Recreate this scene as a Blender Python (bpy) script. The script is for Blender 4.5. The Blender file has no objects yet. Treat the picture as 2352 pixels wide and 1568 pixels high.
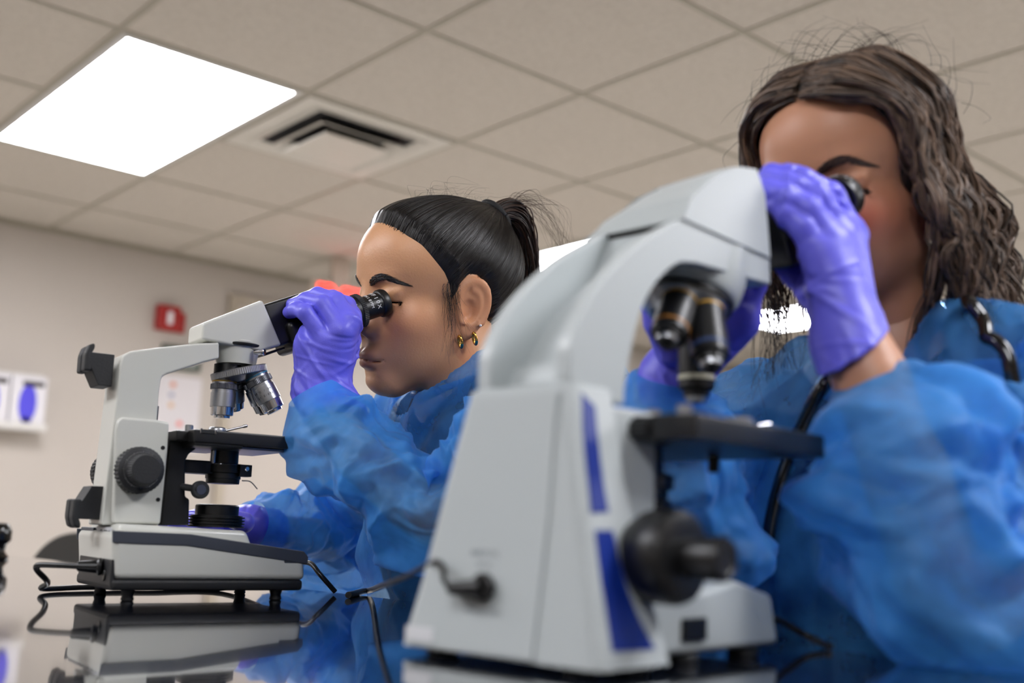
import bpy, bmesh, math, random
import numpy as np
from mathutils import Vector, Matrix, Euler
random.seed(7); RNG = np.random.default_rng(11)
C = bpy.context.scene.collection
# ------------------------------------------------------------------ camera model (2352 x 1568 frame)
FPX = 2507.17; YAW = .7224171; PITCH = .17336015; ROLL = .0331614
TABLE_Z = .93131; CAM_Z = 1.007; TILE = .61
GX0 = 2.72545*TILE; GY0 = 4.748312*TILE; CEIL_Z = CAM_Z + 2.21832*TILE
def cam_axes():
    cy, sy = math.cos(YAW), math.sin(YAW)
    f0 = np.array([sy, cy, 0]); r0 = np.array([cy, -sy, 0]); u0 = np.array([0, 0, 1.])
    f = f0*math.cos(PITCH)+u0*math.sin(PITCH); u = -f0*math.sin(PITCH)+u0*math.cos(PITCH)
    r = r0*math.cos(ROLL)+u*math.sin(ROLL); u = -r0*math.sin(ROLL)+u*math.cos(ROLL)
    return r, u, f, r0, f0
CR, CU, CF, RH, FH = cam_axes()
def ray(px, py): return CF + CR*(px-1176)/FPX - CU*(py-784)/FPX
def toV(P): return np.array([P@RH, P@FH, P[2]])          # room axes -> view-levelled axes, camera at origin
def at(px, py, d): return toV(ray(px, py)*d)             # point at depth d, in V
def wall_pt(px, py, Y): 
    d = ray(px, py); return d*(Y/d[1])+np.array([0, 0, CAM_Z])
class Frame:
    """an upright local frame standing on V point o (x right, y away, z up from the camera), x axis turned by a degrees"""
    def __init__(s, o, a):
        s.o = np.array(o, float); s.a = math.radians(a)
        s.X = np.array([math.cos(s.a), math.sin(s.a), 0]); s.Y = np.array([-math.sin(s.a), math.cos(s.a), 0])
    def loc(s, P): P = np.asarray(P, float)-s.o; return np.array([P@s.X, P@s.Y, P[2]])
    def side(s, px, py, y):
        d = toV(ray(px, py)); t = (y+s.o@s.Y)/(d@s.Y); return s.loc(d*t)
    def back(s, px, py, x):
        d = toV(ray(px, py)); t = (x+s.o@s.X)/(d@s.X); return s.loc(d*t)
    def lvl(s, px, py, z):
        d = toV(ray(px, py)); t = (z+s.o[2])/d[2]; return s.loc(d*t)
    def at(s, px, py, d): return s.loc(at(px, py, d))
    def sides(s, pts, y): return [tuple(s.side(a, b, y)[[0, 2]]) for a, b in pts]
    def world_loc(s): return RH*s.o[0]+FH*s.o[1]+np.array([0, 0, s.o[2]+CAM_Z])
    def rotz(s): return s.a - YAW
# ------------------------------------------------------------------ materials
def lin(c):
    return tuple(((v/255)/12.92 if v <= 10.3 else ((v/255+.055)/1.055)**2.4) for v in c)
MATS = {}
def mat(name, col, rough=.5, metal=0., spec=.5, bump=0., bscale=200., var=0., vscale=20., emit=None, estr=0., coat=0., sss=0., sssr=(.01, .004, .002), sheen=0.):
    if name in MATS: return MATS[name]
    m = bpy.data.materials.new(name); m.use_nodes = True; nt = m.node_tree; b = nt.nodes['Principled BSDF']
    c = lin(col)+(1,)
    b.inputs['Base Color'].default_value = c; b.inputs['Roughness'].default_value = rough
    b.inputs['Metallic'].default_value = metal; b.inputs['Specular IOR Level'].default_value = spec
    b.inputs['Coat Weight'].default_value = coat; b.inputs['Sheen Weight'].default_value = sheen
    if sss: b.inputs['Subsurface Weight'].default_value = sss; b.inputs['Subsurface Radius'].default_value = sssr; b.inputs['Subsurface Scale'].default_value = 1.
    if emit: b.inputs['Emission Color'].default_value = lin(emit)+(1,); b.inputs['Emission Strength'].default_value = estr
    tc = nt.nodes.new('ShaderNodeTexCoord')
    if var:
        n = nt.nodes.new('ShaderNodeTexNoise'); n.inputs['Scale'].default_value = vscale; n.inputs['Detail'].default_value = 4
        nt.links.new(tc.outputs['Object'], n.inputs['Vector'])
        mx = nt.nodes.new('ShaderNodeMix'); mx.data_type = 'RGBA'
        mx.inputs[6].default_value = tuple(v*(1-var) for v in c[:3])+(1,); mx.inputs[7].default_value = tuple(min(1, v*(1+var)) for v in c[:3])+(1,)
        nt.links.new(n.outputs['Fac'], mx.inputs[0]); nt.links.new(mx.outputs[2], b.inputs['Base Color'])
    if bump:
        n = nt.nodes.new('ShaderNodeTexNoise'); n.inputs['Scale'].default_value = bscale; n.inputs['Detail'].default_value = 3
        nt.links.new(tc.outputs['Object'], n.inputs['Vector'])
        bp = nt.nodes.new('ShaderNodeBump'); bp.inputs['Strength'].default_value = bump; bp.inputs['Distance'].default_value = .002
        nt.links.new(n.outputs['Fac'], bp.inputs['Height']); nt.links.new(bp.outputs['Normal'], b.inputs['Normal'])
    MATS[name] = m; return m
# ------------------------------------------------------------------ objects
def meshobj(name, verts, faces, m=None, parent=None, smooth=40, mi=None):
    me = bpy.data.meshes.new(name)
    if isinstance(verts, np.ndarray): verts = verts.tolist()
    me.from_pydata([tuple(v) for v in verts], [], [tuple(f) for f in faces]); me.update()
    if m is not None:
        for q in (m if isinstance(m, (list, tuple)) else [m]): me.materials.append(q)
    if mi is not None: me.polygons.foreach_set('material_index', mi)
    if smooth:
        me.polygons.foreach_set('use_smooth', [True]*len(me.polygons))
        if smooth < 180: me.set_sharp_from_angle(angle=math.radians(smooth))
    o = bpy.data.objects.new(name, me); C.objects.link(o)
    if parent is not None: o.parent = parent
    return o
def bmobj(name, bm, m=None, parent=None, smooth=40):
    me = bpy.data.meshes.new(name); bmesh.ops.recalc_face_normals(bm, faces=bm.faces[:]); bm.to_mesh(me); bm.free()
    if m is not None:
        for q in (m if isinstance(m, (list, tuple)) else [m]): me.materials.append(q)
    if smooth:
        me.polygons.foreach_set('use_smooth', [True]*len(me.polygons)); me.set_sharp_from_angle(angle=math.radians(smooth))
    o = bpy.data.objects.new(name, me); C.objects.link(o)
    if smooth: w = o.modifiers.new('weighted', 'WEIGHTED_NORMAL'); w.keep_sharp = True; w.weight = 60
    if parent is not None: o.parent = parent
    return o
def tag(o, label, cat, group=None):
    o['label'] = label; o['category'] = cat
    if group: o['group'] = group
    return o
def thing(name, label, cat, fr=None, loc=(0, 0, 0), rz=0, group=None):
    o = bpy.data.objects.new(name, None); C.objects.link(o); o.empty_display_size = .05
    if fr is not None: o.location = fr.world_loc(); o.rotation_euler = (0, 0, fr.rotz())
    else: o.location = loc; o.rotation_euler = (0, 0, rz)
    return tag(o, label, cat, group)
def struct(o): o['kind'] = 'structure'; return o
# ------------------------------------------------------------------ shape builders into a bmesh
def M4(x=(1, 0, 0), y=(0, 1, 0), z=(0, 0, 1), o=(0, 0, 0)):
    m = Matrix.Identity(4)
    for i in range(3): m[i][0] = x[i]; m[i][1] = y[i]; m[i][2] = z[i]; m[i][3] = o[i]
    return m
def axis_mat(o, d, up=(0, 0, 1)):
    """matrix whose local z runs along d"""
    z = Vector(d).normalized(); u = Vector(up)
    if abs(z.dot(u)) > .98: u = Vector((1, 0, 0))
    x = u.cross(z).normalized(); y = z.cross(x); return M4(x, y, z, o)
def _bev(bm, geom_edges, r, seg=3):
    if r > 0 and geom_edges: bmesh.ops.bevel(bm, geom=geom_edges, offset=r, segments=seg, profile=.5, affect='EDGES', clamp_overlap=True)
def box(bm, lo, hi, bev=0., seg=3, mtx=None):
    t = bmesh.new(); bmesh.ops.create_cube(t, size=1)
    for v in t.verts: v.co = Vector([lo[i]+(v.co[i]+.5)*(hi[i]-lo[i]) for i in range(3)])
    _bev(t, t.edges[:], bev, seg); _merge(bm, t, mtx); return bm
def _merge(bm, t, mtx=None):
    if mtx is not None: bmesh.ops.transform(t, matrix=mtx, verts=t.verts[:])
    me = bpy.data.meshes.new('tmp'); t.to_mesh(me); t.free(); bm.from_mesh(me); bpy.data.meshes.remove(me)
def prism(bm, pts, y0, y1, bev=0., seg=3, mtx=None, inset=None):
    """polygon in (x, z) extruded along y; inset=(d) shrinks the y1 end"""
    t = bmesh.new()
    a = [t.verts.new((p[0], y0, p[1])) for p in pts]; b = [t.verts.new((p[0], y1, p[1])) for p in pts]
    n = len(pts); t.faces.new(a); t.faces.new(b[::-1])
    for i in range(n): t.faces.new((a[i], b[i], b[(i+1) % n], a[(i+1) % n]))
    bmesh.ops.recalc_face_normals(t, faces=t.faces[:])
    _bev(t, t.edges[:], bev, seg); _merge(bm, t, mtx); return bm
def lathe(bm, prof, n=32, mtx=None, ribs=0, ribd=0., caps=True):
    """profile [(r, z)] turned about z; ribs: radial teeth on points flagged (r, z, 1)"""
    t = bmesh.new(); rings = []
    for p in prof:
        r, z = p[0], p[1]; fl = len(p) > 2 and p[2]
        ring = []
        for k in range(n):
            rr = r
            if fl and ribs:
                ph = (k*ribs/n) % 1.; rr = r-ribd*(1 if ph >= .5 else 0)
            an = 2*math.pi*k/n; ring.append(t.verts.new((rr*math.cos(an), rr*math.sin(an), z)))
        rings.append(ring)
    for a, b in zip(rings, rings[1:]):
        for k in range(n): t.faces.new((a[k], a[(k+1) % n], b[(k+1) % n], b[k]))
    if caps:
        t.faces.new(rings[0][::-1]); t.faces.new(rings[-1])
    bmesh.ops.recalc_face_normals(t, faces=t.faces[:]); _merge(bm, t, mtx); return bm
def cyl(bm, o, d, L, r, n=28, bev=.0008, r2=None):
    r2 = r if r2 is None else r2; b = min(bev, L*.3, r*.3)
    return lathe(bm, [(r-b, 0), (r, b), (r2, L-b), (r2-b, L)], n, axis_mat(o, d))
def smooth_path(P, n=8):
    """Catmull-Rom through the points"""
    P = np.asarray(P, float); out = []
    Q = np.vstack([2*P[0]-P[1], P, 2*P[-1]-P[-2]])
    for i in range(1, len(Q)-2):
        for t in np.linspace(0, 1, n, endpoint=False):
            a, b, c, d = Q[i-1], Q[i], Q[i+1], Q[i+2]
            out.append(.5*((2*b)+(-a+c)*t+(2*a-5*b+4*c-d)*t*t+(-a+3*b-3*c+d)*t**3))
    out.append(P[-1]); return np.array(out)
def tube_np(P, rad, n=8):
    """vertices and faces of a tube along P, radius scalar or per point"""
    P = np.asarray(P, float); m = len(P); R = np.broadcast_to(np.asarray(rad, float), (m,)) if np.ndim(rad) else np.full(m, float(rad))
    T = np.gradient(P, axis=0); T /= np.linalg.norm(T, axis=1)[:, None]+1e-12
    u = np.array([0, 0, 1.]) if abs(T[0][2]) < .9 else np.array([1., 0, 0])
    N = np.zeros_like(P); a = np.cross(u, T[0]); N[0] = a/np.linalg.norm(a)
    for i in range(1, m):
        v = N[i-1]-T[i]*(N[i-1]@T[i]); N[i] = v/(np.linalg.norm(v)+1e-12)
    B = np.cross(T, N); an = np.linspace(0, 2*np.pi, n, endpoint=False)
    V = P[:, None]+R[:, None, None]*(np.cos(an)[None, :, None]*N[:, None]+np.sin(an)[None, :, None]*B[:, None])
    F = []
    for i in range(m-1):
        for k in range(n):
            k2 = (k+1) % n; F.append((i*n+k, i*n+k2, (i+1)*n+k2, (i+1)*n+k))
    F.append(tuple(range(n))[::-1]); F.append(tuple((m-1)*n+k for k in range(n)))
    return V.reshape(-1, 3), F
def tube(name, P, rad, m, parent=None, n=10, sm=8):
    V, F = tube_np(smooth_path(P, sm) if sm else P, rad, n); return meshobj(name, V, F, m, parent, 60)
def tubes(name, paths, m, parent=None, n=5):
    V = []; F = []; o = 0
    for P, r in paths:
        v, f = tube_np(P, r, n); V.append(v); F += [tuple(i+o for i in q) for q in f]; o += len(v)
    return meshobj(name, np.vstack(V), F, m, parent, 180)
def text_obj(name, body, size, mtx, m, parent, align='CENTER', depth=.00015):
    cu = bpy.data.curves.new('txt', 'FONT'); cu.body = body; cu.size = size; cu.align_x = align; cu.align_y = 'CENTER'; cu.extrude = depth
    to = bpy.data.objects.new('txt', cu); C.objects.link(to); dg = bpy.context.evaluated_depsgraph_get()
    me = bpy.data.meshes.new_from_object(to.evaluated_get(dg)); bpy.data.objects.remove(to); bpy.data.curves.remove(cu)
    me.materials.clear(); me.materials.append(m); me.transform(mtx); me.name = name
    o = bpy.data.objects.new(name, me); C.objects.link(o)
    if parent is not None: o.parent = parent
    return o
# ------------------------------------------------------------------ implicit surfaces
def smin(a, b, k):
    h = np.clip(.5+.5*(b-a)/k, 0, 1); return b+(a-b)*h-k*h*(1-h)
def smax(a, b, k): return -smin(-a, -b, k)
def sd_ell(P, c, r, R=None):
    q = P-np.asarray(c, float)
    if R is not None: q = q@R
    r = np.asarray(r, float); k0 = np.linalg.norm(q/r, axis=-1); k1 = np.linalg.norm(q/(r*r), axis=-1); return k0*(k0-1)/(k1+1e-9)
def sd_cone(P, a, b, ra, rb):
    a = np.asarray(a, float); b = np.asarray(b, float); ab = b-a; t = np.clip(((P-a)@ab)/(ab@ab), 0, 1)
    return np.linalg.norm(P-a-t[..., None]*ab, axis=-1)-(ra+(rb-ra)*t)
def sd_chain(P, pts, rs, k=.004):
    d = None
    for a, b, ra, rb in zip(pts, pts[1:], rs, rs[1:]):
        q = sd_cone(P, a, b, ra, rb); d = q if d is None else smin(d, q, k)
    return d
def surface_nets(fn, lo, hi, h, block=48):
    lo = np.asarray(lo, float); hi = np.asarray(hi, float); n = np.ceil((hi-lo)/h).astype(int)+1
    ax = [lo[i]+h*np.arange(n[i]) for i in range(3)]
    # coarse pass decides which slabs need the fine field
    val = np.empty(n, np.float32)
    cs = 6; cn = [np.arange(0, n[i]+cs-1, cs) for i in range(3)]
    G = np.stack(np.meshgrid(*[lo[i]+h*cn[i] for i in range(3)], indexing='ij'), -1)
    cv = fn(G.reshape(-1, 3)).reshape(G.shape[:3])
    from itertools import product
    # fill with nearest coarse value, then refine cells near the surface
    idx = [np.minimum(np.round(np.arange(n[i])/cs).astype(int), len(cn[i])-1) for i in range(3)]
    val[:] = cv[np.ix_(*idx)]
    near = np.abs(val) < h*cs*1.7
    I = np.nonzero(near); Pn = np.stack([ax[k][I[k]] for k in range(3)], -1)
    out = np.empty(len(Pn), np.float32)
    for s in range(0, len(Pn), 200000): out[s:s+200000] = fn(Pn[s:s+200000])
    val[I] = out
    ins = val < 0
    c = np.zeros(np.array(n)-1, np.int8)
    for dx, dy, dz in product((0, 1), repeat=3): c += ins[dx:n[0]-1+dx, dy:n[1]-1+dy, dz:n[2]-1+dz]
    act = (c > 0) & (c < 8); ci = np.stack(np.nonzero(act), -1); vid = np.full(act.shape, -1, np.int64); vid[act] = np.arange(len(ci))
    S = np.zeros((len(ci), 3)); K = np.zeros(len(ci))
    cor = [np.array(q) for q in product((0, 1), repeat=3)]
    for a in cor:
        for d in range(3):
            if a[d] == 0:
                b = a.copy(); b[d] = 1
                va = val[tuple((ci+a).T)]; vb = val[tuple((ci+b).T)]; x = (va < 0) != (vb < 0)
                t = np.where(x, va/np.where(x, va-vb, 1), 0)
                p = (ci+a).astype(float); p[:, d] += t; S += p*x[:, None]; K += x
    V = lo+h*S/K[:, None]; F = []
    for d in range(3):
        e, g = [(1, 2), (2, 0), (0, 1)][d]
        sl0 = [slice(1, n[i]-1) for i in range(3)]; sl0[d] = slice(0, n[d]-1); sl1 = list(sl0); sl1[d] = slice(1, n[d])
        A = ins[tuple(sl0)]; B = ins[tuple(sl1)]; x = np.stack(np.nonzero(A != B), -1); a0 = A[tuple(x.T)]
        off = np.array([1, 1, 1]); off[d] = 0; q = x+off
        def cell(de, dg):
            r = q.copy(); r[:, e] += de; r[:, g] += dg; return vid[tuple(r.T)]
        Q = np.stack([cell(-1, -1), cell(0, -1), cell(0, 0), cell(-1, 0)], -1)
        Q[~a0] = Q[~a0][:, ::-1]; F.append(Q)
    F = np.vstack(F); F = F[(F >= 0).all(1)]
    return V, F
def relax(V, F, it=2, lam=.5):
    E = np.vstack([F[:, [0, 1]], F[:, [1, 2]], F[:, [2, 3]], F[:, [3, 0]]]); n = len(V)
    for _ in range(it):
        S = np.zeros_like(V); K = np.zeros(n)
        for k in range(3): S[:, k] = np.bincount(E[:, 0], V[E[:, 1], k], n)+np.bincount(E[:, 1], V[E[:, 0], k], n)
        K = np.bincount(E[:, 0], minlength=n)+np.bincount(E[:, 1], minlength=n); V = V+lam*(S/np.maximum(K, 1)[:, None]-V)
    return V
def netobj(name, V, F, m, parent=None, attrs=None, smooth=180):
    me = bpy.data.meshes.new(name); me.vertices.add(len(V)); me.vertices.foreach_set('co', np.ascontiguousarray(V, np.float32).ravel())
    F = np.ascontiguousarray(F, np.int32); k = F.shape[1]; me.loops.add(F.size); me.loops.foreach_set('vertex_index', F.ravel())
    me.polygons.add(len(F)); me.polygons.foreach_set('loop_start', np.arange(0, F.size, k, dtype=np.int32))
    me.update(calc_edges=True); me.validate()
    for q in (m if isinstance(m, (list, tuple)) else [m]): me.materials.append(q)
    me.polygons.foreach_set('use_smooth', [True]*len(me.polygons))
    for an, arr in (attrs or {}).items():
        if arr.ndim == 1: a = me.attributes.new(an, 'FLOAT', 'POINT'); a.data.foreach_set('value', arr.astype(np.float32))
        else: a = me.attributes.new(an, 'FLOAT_VECTOR', 'POINT'); a.data.foreach_set('vector', arr.astype(np.float32).ravel())
    o = bpy.data.objects.new(name, me); C.objects.link(o)
    if parent is not None: o.parent = parent
    return o
def sstep(a, b, x): t = np.clip((x-a)/(b-a), 0, 1); return t*t*(3-2*t)
def topx(V):
    P = RH*V[0]+FH*V[1]+np.array([0, 0, V[2]]); d = P@CF; return np.array([1176+FPX*(P@CR)/d, 784-FPX*(P@CU)/d, d])
def fpx(fr, p): return topx(fr.o+fr.X*p[0]+fr.Y*p[1]+np.array([0, 0, p[2]]))

K = .87                                          # bench-height factor: the working frames below assume .087 m from lens to bench
HT0 = .087; HT = CAM_Z-TABLE_Z
def rescale(o, k, dz):
    for c in o.children:
        if c.type == 'MESH' and not c.data.get('scaled'):
            c.data.transform(Matrix.Translation((0, 0, dz)) @ Matrix.Scale(k, 4)); c.data['scaled'] = 1
        rescale(c, k, dz)
def settle(root, fr, k):
    """bring a thing built in a working frame to its final size, standing on the bench"""
    bpy.context.view_layer.update(); rescale(root, k, HT-HT0*k); root.location = RH*fr.o[0]*k+FH*fr.o[1]*k+np.array([0, 0, TABLE_Z])
# ================================================================== room
sc = bpy.context.scene
sc.view_settings.view_transform = 'Standard'; sc.view_settings.look = 'None'; sc.view_settings.gamma = 1; sc.view_settings.use_curve_mapping = False
sc.view_settings.exposure = 0.
cy = sc.cycles; cy.use_denoising = True; cy.max_bounces = 6; cy.diffuse_bounces = 3; cy.glossy_bounces = 3; cy.transmission_bounces = 3; cy.transparent_max_bounces = 10
cy.sample_clamp_indirect = 6.; cy.use_adaptive_sampling = True; cy.adaptive_threshold = .07; cy.adaptive_min_samples = 16; cy.caustics_reflective = False; cy.caustics_refractive = False
cam = bpy.data.cameras.new('camera'); co = bpy.data.objects.new('camera', cam); C.objects.link(co); sc.camera = co
cam.sensor_fit = 'HORIZONTAL'; cam.sensor_width = 36; cam.lens = FPX/2352*36; cam.clip_start = .02
co.matrix_world = M4(CR, CU, -CF, (0, 0, CAM_Z))
cam.dof.use_dof = True; cam.dof.focus_distance = 1.24; cam.dof.aperture_fstop = 2.9; cam.dof.aperture_blades = 8

W_BACK = 5.233; X0, X1, Y0 = -3.2, 8.6, -4.2
m_wall = mat('wall_paint', (184, 175, 165), .75, bump=.08, bscale=260, var=.015, vscale=3)
m_ceil = bpy.data.materials.new('ceiling_tile'); m_ceil.use_nodes = True
def _ceil(m):
    nt = m.node_tree; b = nt.nodes['Principled BSDF']; b.inputs['Roughness'].default_value = .9; b.inputs['Specular IOR Level'].default_value = .2
    tc = nt.nodes.new('ShaderNodeTexCoord')
    n1 = nt.nodes.new('ShaderNodeTexNoise'); n1.inputs['Scale'].default_value = 55; n1.inputs['Detail'].default_value = 5; n1.inputs['Roughness'].default_value = .7
    n2 = nt.nodes.new('ShaderNodeTexVoronoi'); n2.inputs['Scale'].default_value = 75
    r2 = nt.nodes.new('ShaderNodeMapRange'); r2.inputs[1].default_value = .05; r2.inputs[2].default_value = .16
    r1 = nt.nodes.new('ShaderNodeMapRange'); r1.inputs[1].default_value = .35; r1.inputs[2].default_value = .6
    for n in (n1, n2): nt.links.new(tc.outputs['Object'], n.inputs['Vector'])
    nt.links.new(n1.outputs['Fac'], r1.inputs[0]); nt.links.new(n2.outputs['Distance'], r2.inputs[0])
    mu = nt.nodes.new('ShaderNodeMath'); mu.operation = 'MULTIPLY'; nt.links.new(r1.outputs[0], mu.inputs[0]); nt.links.new(r2.outputs[0], mu.inputs[1])
    mx = nt.nodes.new('ShaderNodeMix'); mx.data_type = 'RGBA'; mx.inputs[6].default_value = lin((186, 178, 166))+(1,); mx.inputs[7].default_value = lin((197, 189, 177))+(1,)
    nt.links.new(mu.outputs[0], mx.inputs[0]); nt.links.new(mx.outputs[2], b.inputs['Base Color'])
    bp = nt.nodes.new('ShaderNodeBump'); bp.inputs['Strength'].default_value = .4; bp.inputs['Distance'].default_value = .002
    nt.links.new(mu.outputs[0], bp.inputs['Height']); nt.links.new(bp.outputs['Normal'], b.inputs['Normal'])
_ceil(m_ceil)
m_tee = mat('grid_tee_metal', (160, 153, 137), .5)
m_floor = mat('floor_vinyl', (214, 209, 202), .35, var=.06, vscale=8)
def slab(name, lo, hi, m):
    bm = bmesh.new(); box(bm, lo, hi); return struct(bmobj(name, bm, m, smooth=0))
slab('floor', (X0, Y0, -.1), (X1, W_BACK, 0), m_floor)
slab('ceiling', (X0, Y0, CEIL_Z), (X1, W_BACK, CEIL_Z+.05), m_ceil)
slab('wall_back', (X0-.1, W_BACK, 0), (X1+.1, W_BACK+.1, CEIL_Z+.05), m_wall)
slab('wall_front', (X0-.1, Y0-.1, 0), (X1+.1, Y0, CEIL_Z+.05), m_wall)
slab('wall_left', (X0-.1, Y0, 0), (X0, W_BACK, CEIL_Z+.05), m_wall)
slab('wall_right', (X1, Y0, 0), (X1+.1, W_BACK, CEIL_Z+.05), m_wall)
LIGHTS = [(-1, 0), (3, 0), (6, 0), (-5, 0), (-5, -3), (-1, -7), (3, -7), (6, -7), (-5, -7)]  # the unseen middle panel of the left column is added to brighten microscope backs
gx = lambda i: GX0+i*TILE
gy = lambda j: GY0+j*TILE
bm = bmesh.new(); tw = .009
i0, i1 = math.ceil((X0-GX0)/TILE), math.floor((X1-GX0)/TILE); j0, j1 = math.ceil((Y0-GY0)/TILE), math.floor((W_BACK-GY0)/TILE)
for i in range(i0, i1+1): box(bm, (gx(i)-tw, Y0, CEIL_Z-.003), (gx(i)+tw, W_BACK, CEIL_Z+.001))
for j in range(j0, j1+1): box(bm, (X0, gy(j)-tw, CEIL_Z-.0032), (X1, gy(j)+tw, CEIL_Z+.001))
box(bm, (X0, W_BACK-.025, CEIL_Z-.0035), (X1, W_BACK, CEIL_Z+.001)); box(bm, (X0, W_BACK-.003, CEIL_Z-.024), (X1, W_BACK, CEIL_Z))
struct(bmobj('trim_1', bm, m_tee, smooth=0))
# ceiling lights: a metal frame around a lit diffuser
m_frame = mat('light_frame_white', (205, 204, 200), .4)
m_glow = mat('light_diffuser', (255, 255, 255), .6, emit=(248, 249, 255), estr=23.8)
names = {(-1, 0): 'white 2x4 ceiling light panel at upper left beside the air vent', (3, 0): 'ceiling light panel glowing just behind the dark ponytail',
         (6, 0): 'far ceiling light panel seen under the right hand of the curly haired woman'}
for k, (i, j) in enumerate(LIGHTS):
    lt = thing('ceiling_light', names.get((i, j), 'unseen lit ceiling panel outside the picture frame'), 'ceiling light', loc=(gx(i+.5), gy(j+1), CEIL_Z), group=None if (i, j) in names else 'ceiling panels out of the picture')
    if (i, j) not in names: lt['group'] = 'ceiling panels out of the picture'
    a, b2 = TILE/2-.012, TILE-.012
    bm = bmesh.new()
    for lo, hi in (((-a, -b2, -.006), (-a+.022, b2, .002)), ((a-.022, -b2, -.006), (a, b2, .002)), ((-a+.022, -b2, -.006), (a-.022, -b2+.022, .002)), ((-a+.022, b2-.022, -.006), (a-.022, b2, .002))): box(bm, lo, hi, .002, 2)
    bmobj('frame', bm, m_frame, lt)
    bm = bmesh.new(); box(bm, (-a+.022, -b2+.022, -.004), (a-.022, b2-.022, .001)); bmobj('diffuser', bm, m_glow, lt, 0)
# four-way air diffuser in the tile next to the light
av = thing('air_vent', 'square four-way ceiling air vent with dark slots between its white louvres', 'air vent', loc=(gx(.5), gy(.5), CEIL_Z))
m_vent = mat('vent_white', (200, 195, 184), .45); m_duct = mat('duct_black', (18, 18, 20), .8)
a = TILE/2-.0125; q = .225
bm = bmesh.new()
for lo, hi in (((-a, -a, -.008), (-q, a, 0)), ((q, -a, -.008), (a, a, 0)), ((-q, -a, -.008), (q, -q, 0)), ((-q, q, -.008), (q, a, 0))): box(bm, lo, hi, .002, 2)
bmobj('face_frame', bm, m_vent, av)
bm = bmesh.new(); box(bm, (-q, -q, -.0015), (q, q, -.0005)); bmobj('duct_throat', bm, m_duct, av, 0)
def cone4(parent, r0, z0, r1, z1, th=.003):
    """square louvre ring flaring from half-width r0 (low) to r1 (high)"""
    V = []; F = []
    for r, z in ((r0, z0), (r1, z1), (r1-th*2, z1), (r0-th*2, z0-0.0)):
        V += [(-r, -r, z), (r, -r, z), (r, r, z), (-r, r, z)]
    for a_, b_ in ((0, 1), (1, 2), (2, 3), (3, 0)):
        for k in range(4): F.append((a_*4+k, a_*4+(k+1) % 4, b_*4+(k+1) % 4, b_*4+k))
    o = meshobj('louvre', V, F, m_vent, parent, 0); return o
cone4(av, .188, -.034, .135, -.003); 
bm = bmesh.new(); box(bm, (-.135, -.135, -.045), (.135, .135, -.040), .002, 2); bmobj('centre_plate', bm, m_vent, av)
cone4(av, .135, -.042, .085, -.004)
cone4(av, .232, -.012, .205, -.002)
# door on the back wall
m_jamb = mat('door_frame_paint', (174, 162, 144), .5); m_door = mat('door_panel_paint', (190, 180, 169), .5, var=.02)
dx0 = wall_pt(524, 690, W_BACK)[0]; dz = wall_pt(527, 676, W_BACK)[2]
door = struct(thing('door_1', 'beige door in the back wall', 'door', loc=(dx0, W_BACK, 0)))
for k in ('label', 'category'): del door[k]
bm = bmesh.new(); box(bm, (0, -.03, 0), (.05, 0, dz), .004, 2); box(bm, (1.0, -.03, 0), (1.05, 0, dz), .004, 2); box(bm, (.05, -.03, dz-.05), (1.0, 0, dz), .004, 2); bmobj('door_frame', bm, m_jamb, door)
bm = bmesh.new(); box(bm, (.053, -.018, .01), (.997, 0, dz-.053), .003, 2); bmobj('door_leaf', bm, m_door, door)
bm = bmesh.new(); cyl(bm, (.93, -.018, 1.0), (0, -1, 0), .05, .011); cyl(bm, (.94, -.065, 1.0), (-1, 0, 0), .12, .009); bmobj('door_handle', bm, mat('handle_steel', (190, 190, 190), .3, 1.), door)
# exit sign hanging from the ceiling
ey = 4.62; p0 = wall_pt(722, 640, ey)
ex = thing('exit_sign', 'red glowing EXIT sign hanging under the ceiling behind the forehead', 'exit sign', loc=(p0[0]+.16, ey, p0[2]-.10))
m_sign = mat('sign_housing', (190, 176, 160), .5)
bm = bmesh.new(); box(bm, (-.16, 0, -.10), (.16, .05, .10), .008, 3); bmobj('housing', bm, m_sign, ex)
bm = bmesh.new(); box(bm, (-.05, .012, .0995), (.05, .04, CEIL_Z-(p0[2]-.10)), .003, 2); bmobj('ceiling_mount', bm, m_sign, ex)
m_red = mat('exit_red_light', (255, 60, 50), .5, emit=(255, 48, 40), estr=3.2)
cuM = Matrix.Rotation(math.pi/2, 4, 'X')
def bold_text(name, body, size, mtx, m, parent, off):
    cu = bpy.data.curves.new('txt', 'FONT'); cu.body = body; cu.size = size; cu.align_x = 'CENTER'; cu.align_y = 'CENTER'; cu.extrude = .003; cu.offset = off
    to = bpy.data.objects.new('txt', cu); C.objects.link(to); dg = bpy.context.evaluated_depsgraph_get()
    me = bpy.data.meshes.new_from_object(to.evaluated_get(dg)); bpy.data.objects.remove(to); bpy.data.curves.remove(cu)
    me.materials.clear(); me.materials.append(m); me.transform(mtx); me.name = name
    o = bpy.data.objects.new(name, me); C.objects.link(o); o.parent = parent; return o
bold_text('exit_lettering', 'EXIT', .2, Matrix.Translation((.005, -.003, 0)) @ cuM @ Matrix.Scale(.72, 4, (1, 0, 0)), m_red, ex, .009)
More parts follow.
